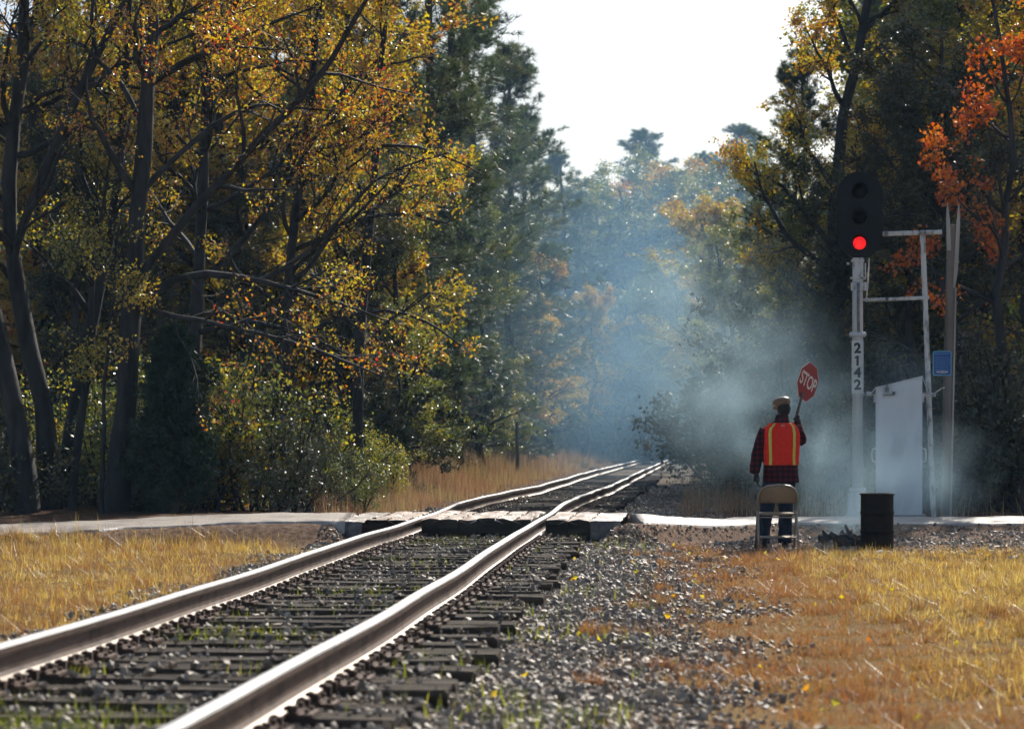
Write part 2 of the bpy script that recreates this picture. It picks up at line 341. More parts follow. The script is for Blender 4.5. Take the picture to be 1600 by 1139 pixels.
for kt, y in enumerate(TIE_Y):
    o = link('tie', tie_meshes[int(rng.integers(7))], track)
    z = rail_z(y) - .186; sl = (track_x(y + .5) - track_x(y - .5))
    o.location = (track_x(y) + rng.normal(0, .05), y, z - abs(rng.normal(0, .006))); o.rotation_euler = (rng.normal(0, .02), rng.normal(0, .006), -sl + rng.normal(0, .02))
    if y < 44:
        for s in (-1, 1):
            p = link('tie_plate', plate_me, o); p.matrix_parent_inverse = Matrix()
            p.location = (track_x(y) + s * .75 - o.location.x, 0, .001)
    if y < 27 or 32 < y < 40:
        for s in (-1, 1):
            for dy in (-.15, .15):
                p = link('rail_anchor', anchor_me, track); yy_ = y + dy + rng.normal(0, .012)
                p.location = (track_x(yy_) + s * .75, yy_, rail_z(yy_) - .170); p.rotation_euler = (0, 0, math.pi if s > 0 and False else (0 if s < 0 else 0))
# level crossing timbers and broken asphalt
cross = tag(empty('level_crossing'), 'rough timber and asphalt crossing deck between and beside the rails', kind='structure')
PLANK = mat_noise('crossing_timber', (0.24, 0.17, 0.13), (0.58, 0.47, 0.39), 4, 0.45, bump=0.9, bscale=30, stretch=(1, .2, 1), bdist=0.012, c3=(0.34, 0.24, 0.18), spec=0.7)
rng = np.random.default_rng(11)
def plank(x0, x1, yn, yf, ztop, th, tilt=0.0, rough=.008, ragged=0.03):
    R = []; yv = np.linspace(yn, yf, 22)
    for y in yv:
        cx = track_x(y); zt = rail_z(y) + ztop; g = .0012
        e0, e1 = rng.normal(0, .0015), rng.normal(0, .0015); zz = rng.normal(0, rough, 4)
        a, b = cx + x0 + g + e0, cx + x1 - g + e1
        R.append(np.array([(a, y, zt - th), (b, y, zt - th), (b, y, zt - .012 + zz[0] + tilt), (b - .010, y, zt + zz[1] + tilt), ((a + b) / 2, y, zt + zz[2] + .004), (a + .010, y, zt + zz[3] - tilt), (a, y, zt - .012 - tilt)]))
    R[0][:, 1] += rng.normal(0, ragged * .5, 7)
    bb = MB(); bb.loft(R)
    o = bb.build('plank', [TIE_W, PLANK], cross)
    for p in o.data.polygons: p.material_index = 1 if abs(p.normal.z) > .6 else 0  # side and end faces darkened to carry their shade; tops stay pale
    return o
xs_ = np.linspace(-.66, .66, 7)
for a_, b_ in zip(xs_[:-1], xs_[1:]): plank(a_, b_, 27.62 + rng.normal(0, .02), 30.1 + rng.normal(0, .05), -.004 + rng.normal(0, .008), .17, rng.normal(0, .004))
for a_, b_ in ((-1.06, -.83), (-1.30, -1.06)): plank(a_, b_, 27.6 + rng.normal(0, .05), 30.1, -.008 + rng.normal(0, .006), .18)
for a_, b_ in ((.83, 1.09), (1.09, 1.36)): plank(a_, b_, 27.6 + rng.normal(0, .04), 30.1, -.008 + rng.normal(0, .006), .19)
# clods of asphalt between the deck and the road
CLOD = mat_noise('asphalt_side_shade', (0.05, 0.045, 0.04), (0.22, 0.19, 0.17), 9, 0.6, bump=0.8, bscale=50, spec=0.6)
def apron(x0, x1):
    X, Y = np.meshgrid(np.arange(x0, x1 + .01, .06), np.linspace(27.5, 30.3, 40)); Y = Y + .05 * wob(X, Y, 9) * (np.abs(Y - 28.9) > 1.1)
    Z = rail_z(Y) - .022 + .018 * wob(X + track_x(Y), Y, 4.5) + .008 * wob(X, Y, 13) 
    Xw = X + track_x(Y)
    Z = np.where(np.abs(Y - 28.9) > 1.36, Z - .22, Z)
    n = X.shape[1]; m = X.shape[0]; q = (np.arange(m - 1)[:, None] * n + np.arange(n - 1)).ravel()
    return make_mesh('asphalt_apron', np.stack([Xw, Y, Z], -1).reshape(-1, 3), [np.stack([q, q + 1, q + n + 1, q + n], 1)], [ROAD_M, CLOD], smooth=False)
for a_, b_ in ((-1.72, -1.31), (1.37, 1.78)):
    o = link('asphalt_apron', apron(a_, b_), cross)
    for p in o.data.polygons: p.material_index = 0 if abs(p.normal.z) > .6 else 1  # steep faces take the dark asphalt, their shade put into colour

# ------------------------------------------------------------------ ballast
def ico():
    t = (1 + 5 ** .5) / 2
    v = np.array([(-1, t, 0), (1, t, 0), (-1, -t, 0), (1, -t, 0), (0, -1, t), (0, 1, t), (0, -1, -t), (0, 1, -t), (t, 0, -1), (t, 0, 1), (-t, 0, -1), (-t, 0, 1)], float)
    f = np.array([(0, 11, 5), (0, 5, 1), (0, 1, 7), (0, 7, 10), (0, 10, 11), (1, 5, 9), (5, 11, 4), (11, 10, 2), (10, 7, 6), (7, 1, 8), (3, 9, 4), (3, 4, 2), (3, 2, 6), (3, 6, 8), (3, 8, 9), (4, 9, 5), (2, 4, 11), (6, 2, 10), (8, 6, 7), (9, 8, 1)])
    return v / np.linalg.norm(v[0]), f
ICO_V, ICO_F = ico()
rng = np.random.default_rng(5)
STONE_V = [ICO_V * rng.uniform(.65, 1.25, (12, 1)) * np.array([1.25, .95, .7]) for _ in range(8)]
STONE_M = leaf_mat('tmp', [(0, (0, 0, 0)), (1, (1, 1, 1))]); bpy.data.materials.remove(STONE_M)
def stone_material():
    m, t, N, L = nt('ballast_stone')
    out = N('OutputMaterial'); p = N('BsdfPrincipled'); L(p.outputs[0], out.inputs[0]); p.inputs['Roughness'].default_value = 0.6; p.inputs['Specular IOR Level'].default_value = .5
    geo = N('NewGeometry'); oi = N('ObjectInfo'); ad = N('Math', operation='ADD'); fr = N('Math', operation='FRACT'); L(geo.outputs['Random Per Island'], ad.inputs[0]); L(oi.outputs['Random'], ad.inputs[1]); L(ad.outputs[0], fr.inputs[0])
    r = N('ValToRGB'); ramp(r, [(0, (0.15, 0.125, 0.10)), (.35, (0.30, 0.245, 0.185)), (.6, (0.44, 0.36, 0.27)), (.85, (0.60, 0.51, 0.40)), (1, (0.36, 0.25, 0.17))]); L(fr.outputs[0], r.inputs[0])
    tc = N('TexCoord'); no = N('TexNoise'); no.inputs['Scale'].default_value = 60; L(tc.outputs['Object'], no.inputs['Vector'])
    mx = N('MixRGB', blend_type='MULTIPLY'); mx.inputs[0].default_value = .6; L(r.outputs[0], mx.inputs[1]); L(no.outputs[0], mx.inputs[2]); 
    br = N('BrightContrast'); br.inputs['Bright'].default_value = .02; L(mx.outputs[0], br.inputs[0]); L(br.outputs[0], p.inputs['Base Color'])
    return m
STONE_M = stone_material()
def rot_mats(rng, n, maxtilt=None):
    q = rng.normal(size=(n, 4)); q /= np.linalg.norm(q, axis=1, keepdims=True); w, x, y, z = q.T
    return np.stack([np.stack([1 - 2 * (y * y + z * z), 2 * (x * y - z * w), 2 * (x * z + y * w)], -1), np.stack([2 * (x * y + z * w), 1 - 2 * (x * x + z * z), 2 * (y * z - x * w)], -1), np.stack([2 * (x * z - y * w), 2 * (y * z + x * w), 1 - 2 * (x * x + y * y)], -1)], 1)
CUBE_V = np.array([(i, j, k) for i in (-1, 1) for j in (-1, 1) for k in (-1, 1)], float) * .62
CUBE_F = np.array([(0, 1, 3), (0, 3, 2), (4, 6, 7), (4, 7, 5), (0, 4, 5), (0, 5, 1), (2, 3, 7), (2, 7, 6), (0, 2, 6), (0, 6, 4), (1, 5, 7), (1, 7, 3)])
CHIP_V = [(CUBE_V + np.random.default_rng(700 + k).normal(0, .20, (8, 3))) * np.array([1.25, 1.0, .75]) for k in range(12)]
def stone_field(rng, x, y, z, s):
    n = len(x); R = rot_mats(rng, n); var = rng.integers(0, 12, n); B = np.array(CHIP_V)[var]
    V = np.einsum('nij,nkj->nki', R, B) * s[:, None, None] + np.stack([x, y, z], 1)[:, None]
    F = (CUBE_F[None] + np.arange(n)[:, None, None] * 8).reshape(-1, 3)
    return V.reshape(-1, 3), F
def in_view(x, y, margin=60):
    px = 800 + x / y * FPX; return (px > -margin) & (px < 1600 + margin)
def sample_ballast(rng, n, y0, y1):
    y = 1 / rng.uniform(1 / y1, 1 / y0, n) if y1 > y0 * 2 else rng.uniform(y0, y1, n)
    d = rng.uniform(-2.5, 3.3, n)
    x = d + track_x(y)
    nz = wob(x, y, 1.2) * .5
    keep = rng.random(n) < np.where(d > 0, sstep(3.3, 1.9, d + nz), sstep(-2.0, -1.5, d + nz * .6))
    ph = np.abs(y - TIE_Y[np.clip(np.searchsorted(TIE_Y, y), 1, len(TIE_Y) - 1) - 1]); ph = np.minimum(ph, np.abs(y - TIE_Y[np.clip(np.searchsorted(TIE_Y, y), 0, len(TIE_Y) - 1)]))
    ontie = (ph < .12) & (np.abs(d) < 1.3)
    keep &= ~(ontie & (rng.random(n) > .10)); keep &= ~((np.abs(np.abs(d) - .75) < .085) & (rng.random(n) > .02))
    keep &= ~((y > 27.45) & (y < 30.3)); keep &= in_view(x, y, 120)
    x, y, d, ontie = x[keep], y[keep], d[keep], ontie[keep]
    s = np.clip(rng.lognormal(math.log(.0122), .40, len(x)), .006, .032) * np.where(np.abs(np.abs(d) - .82) < .12, .9, 1)
    z = ground_z(x, y) + s * rng.uniform(.05, .75, len(x)) + np.where(ontie, .065, 0) + np.where((np.abs(d) < 1.25) & ~ontie, rng.uniform(0, .03, len(x)), 0)
    return x, y, z, s
ballast = tag(empty('ballast'), 'grey brown crushed stone ballast around the ties', kind='structure')
ax, ay, az, as_ = [np.concatenate(v) for v in zip(sample_ballast(rng, 74000, 6.5, 16), sample_ballast(rng, 60000, 16, 27.5), sample_ballast(rng, 17000, 30.3, 60))]
as_ = np.where(ay > 31, as_ * 1.35, as_)
pyy = HOR + (CAM_Z - az) / ay * FPX; pxx = 800 + ax / ay * FPX
big = np.argsort(-(as_ / ay) * ((pyy < 1139) & (pxx > 0) & (pxx < 1600)))[:300]
mask = np.ones(len(ax), bool); mask[big] = False
V, F = stone_field(rng, ax[mask], ay[mask], az[mask], as_[mask])
tag(link('gravel', make_mesh('gravel', V, [F], STONE_M), ballast), kind='stuff')
stone_me = [make_mesh('stone', v, [ICO_F], STONE_M) for v in STONE_V]
for k in big:
    o = link('stone', stone_me[int(rng.integers(8))], ballast, (ax[k], ay[k], az[k])); o.scale = (as_[k],) * 3; o.rotation_euler = tuple(rng.uniform(0, 6.28, 3))
# scattered stones and clods on the bare earth by the road
n = 11000; y = rng.uniform(25.3, 31.6, n); x = rng.uniform(1.3, 7.6, n); k = (y < road_near(x) - .1); x, y = x[k], y[k]
s = np.clip(rng.lognormal(math.log(.010), .5, len(x)), .004, .036)
V, F = stone_field(rng, x, y, ground_z(x, y) + s * .3, s); 
tag(link('gravel', make_mesh('gravel', V, [F], STONE_M)), 'loose stones scattered on the bare earth around the folding chair', 'gravel', kind='stuff')

# ------------------------------------------------------------------ grass
def blades(rng, x, y, z, h, w, lean=.35, seg_bend=.5):
    n = len(x); a = rng.uniform(0, 2 * math.pi, n); f = a + rng.uniform(-.8, .8, n)
    sx, sy = np.cos(a) * w / 2, np.sin(a) * w / 2; ln = np.abs(rng.normal(0, lean, n)) * h
    lx, ly = -np.sin(f) * ln, np.cos(f) * ln
    b = np.stack([x, y, z - .01], 1); S = np.stack([sx, sy, 0 * sx], 1)
    t = b + np.stack([lx, ly, h * (1 - .15 * (ln / h))], 1)
    V = np.stack([b - S, b + S, t], 1).reshape(-1, 3)
    o = np.arange(n) * 3
    return V, np.stack([o, o + 1, o + 2], 1)
def grass_obj(name, rng, x, y, h, w, mat, label, lean=.35, zoff=0):
    V, t = blades(rng, x, y, ground_z(x, y) + zoff, h, w * 1.25, lean)
    return tag(link(name, make_mesh(name, V, [t], mat)), label, 'grass', kind='stuff')
def clumped(rng, n, k, xr, yr, spread):
    cx, cy_ = rng.uniform(*xr, k), rng.uniform(*yr, k); i = rng.integers(0, k, n)
    r = rng.exponential(1, n) * spread
    th = rng.uniform(0, 6.283, n); return cx[i] + r * np.cos(th), cy_[i] + r * np.sin(th), i
rng = np.random.default_rng(21)
# right hand field
x, y, ci = clumped(rng, 800000, 20000, (0.2, 8.2), (8.5, 27.2), .06)
d = x - track_x(y); nz = wob(x, y, 1.0) * .5 + wob(x, y, 3.0, 2) * .3
dens = sstep(2.1, 3.5, d + nz * 1.0) * sstep(27.0, 25.9, y + nz * .5)
tuft = np.clip(.55 + .9 * wob(x, y, 4.3, .4) * .6 + .5 * wob(x, y, 9.0, 1.9) * .6, .12, 1); keep = (rng.random(len(x)) < dens * tuft) & in_view(x, y, 200)
x, y, nz, d = x[keep], y[keep], nz[keep], d[keep]
cr = rng.random(20000)[ci[keep]]; isred = (.35 * rng.random(len(x)) + .65 * cr) < np.clip(sstep(4.6, 2.9, d + nz * .9) + .75 * sstep(12.5, 9.0, y + nz) + .3 * (nz > .25) + .20, 0, 1)
cf = rng.lognormal(-.05, .5, 20000)[ci[keep]] * (.6 + .7 * tuft[keep]); h = np.clip(rng.uniform(.02, .075, len(x)) * (1 + .8 * nz) * cf, .012, .20)
grass_obj('grass', rng, x[~isred], y[~isred], h[~isred], rng.uniform(.003, .007, (~isred).sum()), GRASS_GOLD, 'dry golden grass field in front of the barrel', .85)
grass_obj('grass', rng, x[isred], y[isred], h[isred] * .8, rng.uniform(.003, .006, isred.sum()), GRASS_RED, 'short rusty brown grass between the ballast and the golden field', .9)
# left hand verge
x, y, ci = clumped(rng, 260000, 9000, (-8.5, -1.2), (8.5, 27.4), .07)
d = x - track_x(y); nz = wob(x, y, 1.0) * .5 + wob(x, y, 3.0, 2) * .3
bankbare = sstep(-3.0, -2.6, x - .3 * nz) * sstep(24.5, 25.5, y)
keep = (rng.random(len(x)) < sstep(-1.38, -1.62, d + nz * .35) * sstep(27.3, 26.8, y + nz * .2) * (1 - bankbare)) & in_view(x, y, 150)
patch = np.exp(-(((x + 2.6) / .5) ** 2 + ((y - 22) / 2.2) ** 2)); keep &= rng.random(len(x)) > patch * 1.1
x, y, nz = x[keep], y[keep], nz[keep]
cf = rng.lognormal(-.05, .5, 9000)[ci[keep]]; h = np.clip(rng.uniform(.025, .085, len(x)) * cf * (1 + .6 * nz + .9 * sstep(24, 26.5, y)), .02, .3)
isred = (.4 * rng.random(len(x)) + .6 * rng.random(9000)[ci[keep]]) < np.clip(.42 + .5 * nz, 0, 1)
grass_obj('grass', rng, x[~isred], y[~isred], h[~isred], rng.uniform(.003, .007, (~isred).sum()), GRASS_GOLD, 'dry golden grass beside the track below the shaded trees', .8)
grass_obj('grass', rng, x[isred], y[isred], h[isred], rng.uniform(.003, .006, isred.sum()), GRASS_RED, 'rusty brown grass mixed into the verge below the shaded trees', .8)
# weeds between the ties
n = 24000; y = 1 / rng.uniform(1 / 27.3, 1 / 7.0, n); d = np.where(rng.random(n) < .8, rng.normal(-.1, .45, n), rng.uniform(.9, 2.2, n)); x = d + track_x(y)
nz = wob(x, y, 1.5) + .8 * sstep(23, 27, y) - .2; keep = (nz > rng.uniform(-.2, .9, n)) & (np.abs(np.abs(d) - .75) > .09); x, y = x[keep], y[keep]
grass_obj('weeds', rng, x, y, rng.uniform(.04, .12, len(x)), rng.uniform(.004, .009, len(x)), WEED_GREEN, 'sparse green weeds sprouting between the ties', .5, .02)
# rusty tufts in the ballast
x, y, ci = clumped(rng, 7000, 60, (.4, 3.2), (10, 27), .10); d = x - track_x(y); k = (d > 1.75) & (d < 3.6); x, y = x[k], y[k]
grass_obj('grass', rng, x, y, rng.uniform(.04, .12, len(x)), rng.uniform(.003, .007, len(x)), GRASS_RED, 'scattered rusty tufts growing in the ballast slope', .5)
# taller stalks in the field
x = rng.uniform(2.2, 6.5, 260); y = rng.uniform(12, 26.5, 260); k = (x - track_x(y) > 3.2); x, y = x[k], y[k]
grass_obj('stalks', rng, x, y, rng.uniform(.15, .38, len(x)), np.full(len(x), .005), GRASS_RED, 'thin dead weed stalks standing in the golden field', .3)
# tall dry grass beyond the crossing, left of the track
rng = np.random.default_rng(31)
n = 46000; y = 1 / rng.uniform(1 / 140, 1 / 33, n); d = -rng.gamma(2.2, 1.0, n) - 1.9; x = d + track_x(y)
nz = wob(x, y, .8) * .6; k = (rng.random(n) < sstep(480, 640, 800 + x / y * FPX + 40 * nz)) & (d > -9) & (rng.random(n) < .75 + .4 * nz) & (y > road_far(x) + 0.6); x, y, nz, d = x[k], y[k], nz[k], d[k]
h = rng.uniform(.35, 1.0, len(x)) * (1 + .35 * nz) * np.clip(.2 + (-d - 2) / 2.6, .2, 1.15)
grass_obj('tall_grass', rng, x, y, h, rng.uniform(.006, .014, len(x)) * np.clip(y / 50, 1, 2.2), GRASS_TAN, 'tall tan and reddish dry grass along the track beyond the crossing', .3)
n = 9000; y = rng.uniform(34.5, 90, n); d = rng.gamma(2, 1.2, n) + 2.2; x = d + track_x(y); k = (y > road_far(x) + .5); x, y = x[k], y[k]
grass_obj('tall_grass', rng, x, y, rng.uniform(.15, .6, len(x)), rng.uniform(.006, .012, len(x)), GRASS_TAN, 'low dry grass at the foot of the dark woods behind the signal', .35)

# ------------------------------------------------------------------ trees
def norm(a): return a / (np.linalg.norm(a, axis=-1, keepdims=True) + 1e-9)
def grow(rng, P, D, L, R, nseg, wander, up, tip=.25):
    """grow a whole generation of branches at once -> points (N,n+1,3), radii (N,n+1)"""
    pts = [P]; D = norm(D)
    for k in range(nseg):
        D = norm(D + rng.normal(0, wander, D.shape) + np.array([0, 0, up])); P = P + D * (L / nseg)[:, None]; pts.append(P)
    t = np.linspace(0, 1, nseg + 1)
    return np.stack(pts, 1), R[:, None] * (1 - (1 - tip) * t[None])
def spawn(rng, pts, rad, k, t0, t1, ang, lenr, radr, flat=0.0, weight=None):
    N, n, _ = pts.shape; par = np.repeat(np.arange(N), k)
    t = rng.uniform(t0, t1, len(par)) * (n - 1) * .999; i = t.astype(int); f = (t - i)[:, None]
    P = pts[par, i] * (1 - f) + pts[par, i + 1] * f; T = norm(pts[par, i + 1] - pts[par, i]); R = rad[par, i] * (1 - f[:, 0]) + rad[par, i + 1] * f[:, 0]
    q = norm(np.cross(T, rng.normal(size=T.shape))); q[:, 2] *= (1 - flat); q = norm(q)
    a = np.radians(rng.normal(ang, 9, len(par)))[:, None]
    D = T * np.cos(a) + q * np.sin(a)
    plen = np.linalg.norm(np.diff(pts, axis=1), axis=2).sum(1)
    L = plen[par] * lenr * rng.uniform(.6, 1.25, len(par)) * (1 - .45 * t / (n - 1))
    return P, D, L, np.minimum(R * radr, R * .8), par
def tubes(pts, rad, sides):
    N, n, _ = pts.shape
    T = norm(np.gradient(pts, axis=1)); ref = np.where(np.abs(T[..., 2:3]) > .9, np.array([1.0, 0, 0]), np.array([0, 0, 1.0]))
    A = norm(np.cross(T, ref)); B = np.cross(T, A); a = np.linspace(0, 2 * math.pi, sides, endpoint=False)
    if sides >= 6:
        jr = np.random.default_rng(N * 7 + n); rad = (rad[:, :, None] * jr.uniform(.84, 1.16, (N, n, sides))); rad = rad[..., None]
    else: rad = rad[:, :, None, None]
    V = pts[:, :, None] + rad * (np.cos(a)[None, None, :, None] * A[:, :, None] + np.sin(a)[None, None, :, None] * B[:, :, None])
    i = np.arange(sides); j = (i + 1) % sides
    q = np.concatenate([np.stack([k * sides + i, k * sides + j, (k + 1) * sides + j, (k + 1) * sides + i], 1) for k in range(n - 1)])
    F = (q[None] + (np.arange(N) * n * sides)[:, None, None]).reshape(-1, 4)
    return V.reshape(-1, 3), F
def leaves(rng, P, L, W, droop=.5):
    n = len(P); ax_ = norm(rng.normal(size=(n, 3)) + np.array([0, 0, -droop])); sd = norm(np.cross(ax_, rng.normal(size=(n, 3)))); nn = np.cross(ax_, sd)
    L = (L * rng.uniform(.7, 1.25, n))[:, None]; W = (W * rng.uniform(.7, 1.25, n))[:, None]
    fold = nn * W * .25
    V = np.stack([P, P + ax_ * L * .45 + sd * W / 2 + fold, P + ax_ * L, P + ax_ * L * .45 - sd * W / 2 + fold], 1).reshape(-1, 3)
    o = np.arange(n) * 4
    return V, np.stack([o, o + 1, o + 2, o + 3], 1)
def along(rng, pts, k, jit):
    N, n, _ = pts.shape; par = np.repeat(np.arange(N), k); t = rng.uniform(.15, 1, len(par)) * (n - 1) * .999; i = t.astype(int); f = (t - i)[:, None]
    return pts[par, i] * (1 - f) + pts[par, i + 1] * f + rng.normal(0, jit, (len(par), 3))
def merge(parts):
    V = []; F = []; o = 0
    for v, f in parts: V.append(v); F.append(f + o); o += len(v)
    return np.concatenate(V), np.concatenate(F)
def deciduous(rng, tp, tr, k=(16, 7, 7), lenr=(.42, .45, .42), nleaf=9, leaf=(.085, .05), t0=.3, ang=(52, 45, 42), up=(.05, .03, -.02), bare=.15, jit=.06, extra=None, lmax=None):
    """tp (N,n,3) stems; returns wood (V,F) and foliage (V,F)"""
    wood = [tubes(tp, tr, 10)]
    P, D, L, R, _ = spawn(rng, tp, tr, k[0], t0, .98, ang[0], lenr[0], .55)
    if lmax: L = np.minimum(L, lmax)
    p1, r1 = grow(rng, P, D, L, R, 9, .16, up[0]); wood.append(tubes(p1, r1, 6))
    if extra is not None: p1 = np.concatenate([p1, extra[0]]); r1 = np.concatenate([r1, extra[1]]); wood.append(tubes(extra[0], extra[1], 7))
    P, D, L, R, _ = spawn(rng, p1, r1, k[1], .2, 1, ang[1], lenr[1], .6)
    p2, r2 = grow(rng, P, D, L, np.maximum(R, .006), 5, .18, up[1]); wood.append(tubes(p2, r2, 4))
    P, D, L, R, _ = spawn(rng, p2, r2, k[2], .2, 1, ang[2], lenr[2], .6)
    p3, r3 = grow(rng, P, D, np.maximum(L, .22), np.clip(R, .0045, .008), 2, .22, up[2], .6); wood.append(tubes(p3, r3, 3))
    c = p3.mean(1); noise = wob(c[:, 0], c[:, 1] + c[:, 2], .9) + .5 * wob(c[:, 2], c[:, 0], 1.7)
    keep = (noise > np.quantile(noise, bare))
    lp = along(rng, p3[keep], nleaf, jit)
    return merge(wood), leaves(rng, lp, leaf[0], leaf[1])
def straight_stem(rng, h, r, n=12, bend=.03, base=0.0, lean=(0, 0)):
    t = np.linspace(0, 1, n); b = np.cumsum(rng.normal(0, bend, (n, 2)), 0); b -= b[0]
    pts = np.stack([b[:, 0] * h * .25 + lean[0] * t * h, b[:, 1] * h * .25 + lean[1] * t * h, t * h - .2 * (t == 0)], 1)
    return pts[None], (r * (1 - .82 * t) * (1 + .35 * np.exp(-t * 18)))[None]
def tufts(rng, P, D, k, L, W):
    n = len(P); d = norm(D[:, None] * .75 + rng.normal(0, .62, (n, k, 3))); l = L * rng.uniform(.7, 1.15, (n, k, 1)); s = norm(np.cross(d, rng.normal(size=d.shape))) * W / 2
    b = P[:, None] + d * .02
    V = np.stack([b - s, b + s, b + d * l], 2).reshape(-1, 3)
    o = np.arange(n * k) * 3
    return V, np.stack([o, o + 1, o + 2], 1)
def pine(rng, h=17, r=.20, rmax=2.6, base=.22, nb=78, k2=8, kt=4, needles=13, nl=.24, nw=.020, top=.5):
    tp, tr = straight_stem(rng, h, r, 14, .02)
    wood = [tubes(tp, tr, 8)]
    t = np.sort(base + (1 - base) * rng.random(nb) ** .9) * .985; i = t * 13; ii_ = i.astype(int); f = (i - ii_)[:, None]
    P = tp[0][ii_] * (1 - f) + tp[0][ii_ + 1] * f
    u = (t - base) / (1 - base); L = rmax * np.clip(np.sqrt(np.clip(1 - u, 0, 1)) * (.55 + .45 * np.clip(u * 4, 0, 1)), .12, 1) * rng.uniform(.55, 1.15, nb)
    a = rng.uniform(0, 6.283, nb); el = np.radians(-8 + 48 * u + rng.normal(0, 8, nb))
    D = np.stack([np.cos(a) * np.cos(el), np.sin(a) * np.cos(el), np.sin(el)], 1)
    p1, r1 = grow(rng, P, D, L, .010 + .018 * L / rmax, 6, .09, .06); wood.append(tubes(p1, r1, 5))
    P, D, L, R, _ = spawn(rng, p1, r1, k2, .25, 1, 48, .33, .6, flat=.35)
    p2, r2 = grow(rng, P, D, np.maximum(L, .3), np.clip(R, .004, .02), 3, .12, .12, .5); wood.append(tubes(p2, r2, 3))
    allp = np.concatenate([p2[:, 1:].reshape(-1, 3)[rng.random(p2.shape[0] * 3) < kt / 4], p1[:, -1]])
    tg = np.concatenate([np.repeat(norm(p2[:, -1] - p2[:, 0]), 3, 0)[:]], 0)
    sel = rng.random(p2.shape[0] * 3) < kt / 4
    P_ = np.concatenate([p2[:, 1:].reshape(-1, 3)[sel], p1[:, -1], p2[:, -1]]); D_ = np.concatenate([tg[sel], norm(p1[:, -1] - p1[:, -2]), norm(p2[:, -1] - p2[:, -2])]) + np.array([0, 0, .35])
    return merge(wood), tufts(rng, P_, norm(D_), needles, nl, nw)

def tree_obj(name, wood_me, crown_me, loc, rz, scale, label, group, cat='tree'):
    o = empty(name, loc, rz); o.scale = scale if isinstance(scale, tuple) else (scale,) * 3
    link('trunk', wood_me, o); link('crown', crown_me, o)
    return tag(o, label, cat, group)

rng = np.random.default_rng(100)
# ---- hero trees on the left, trunks traced by bends, each at its own distance
def path(Y, pts, jitter=.15, n=14):
    """bends (px, py, width px[, dY]) of a stem at distance Y -> stacked arrays"""
    a = np.array([list(at(p[0], p[1], Y + (p[3] if len(p) > 3 else 0))) + [p[2] / FPX * Y / 2] for p in pts])
    s = np.concatenate([[0], np.cumsum(np.linalg.norm(np.diff(a[:, :3], axis=0), axis=1))]); q = np.linspace(0, s[-1], n)
    out = np.stack([np.interp(q, s, a[:, k]) for k in range(4)], 1)
    kk = np.array([.25, .5, .25]); 
    for c in range(3): out[1:-1, c] = np.convolve(out[:, c], kk, 'valid')
    jr = np.random.default_rng(int(abs(pts[0][0]) * 7 + abs(pts[-1][1]))); out[1:, :3] += jr.normal(0, .014, (n - 1, 3))
    return out[None, :, :3], out[None, :, 3]
def cat_paths(Y, L, n=14):
    ps = [path(Y, p, n=n) for p in L]; return np.concatenate([p[0] for p in ps]), np.concatenate([p[1] for p in ps])
def hero(name, Y, stem, limbs, label, leafmat, seed, **kw):
    rg = np.random.default_rng(seed); tp, tr = cat_paths(Y, stem)
    foot = tp[0, 0].copy(); foot[2] = ground_z(foot[0], foot[1]); tp[:, 0, 2] = np.minimum(tp[:, 0, 2], foot[2] - .1)
    ex = cat_paths(Y, limbs, 10) if limbs else None
    if ex is not None: ex = (ex[0], ex[1] * .78)
    kw['nleaf'] = kw.get('nleaf', 9); kw['leaf'] = (.062, .040); kw['bare'] = .28; tr = tr * .9
    (wv, wf), (lv, lf) = deciduous(rg, tp, tr, extra=ex, **kw)
    return tree_obj(name, make_mesh('trunk', wv - foot, [wf], BARK, smooth=True), make_mesh('crown', lv - foot, [lf], leafmat), foot, 0, 1, label, 'broadleaf trees beside the road')
hero('oak_tree', 36.0, [[(178, 812, 46), (190, 690, 40), (203, 560, 37), (207, 430, 33), (217, 300, 30), (228, 200, 27), (237, 60, 22), (242, -150, 17), (250, -420, 6)]],
     [[(206, 500, 22), (240, 444, 20, .2), (275, 425, 18, .3), (340, 424, 14, .2), (420, 442, 10, -.2), (520, 470, 6, -.6), (600, 500, 3, -.8)],
      [(210, 440, 20), (262, 383, 19, -.3), (326, 295, 18, -.6), (400, 230, 16, -.9), (484, 137, 13, -1.2), (533, 77, 11, -1.3), (575, 0, 9, -1.4), (640, -120, 4, -1.6)],
      [(400, 442, 11, .3), (480, 400, 10, .3), (512, 368, 9, .3), (560, 300, 7, .2), (620, 260, 5, 0), (700, 238, 3, -.2)],
      [(222, 300, 14), (290, 230, 11, .4), (370, 170, 9, .7), (450, 160, 6, .9), (520, 175, 3, 1.0)],
      [(215, 480, 12), (300, 500, 10, -1.2), (420, 525, 8, -2), (520, 552, 6, -2.4), (600, 590, 3, -2.7)],
      [(228, 200, 14), (180, 120, 10, .5), (120, 60, 7, .9), (60, 40, 4, 1.2)]],
     'tall dark-trunked tree with long arching limb, standing at the road left of the cedar', LEAF_AUT, 41, k=(14, 8, 8), lenr=(.30, .40, .40), nleaf=9, t0=.33, up=(.02, .0, -.03), lmax=3.4, leaf=(.07, .042))
hero('oak_tree', 36.6, [[(44, 815, 44), (30, 690, 38), (8, 560, 34), (-25, 440, 30), (-60, 300, 26), (-90, 100, 20), (-110, -200, 8)]], None,
     'thick grey trunk leaning left at the far left edge of the picture', LEAF_AUT, 42, k=(16, 7, 7), lenr=(.30, .42, .42), t0=.35, lmax=3.0)
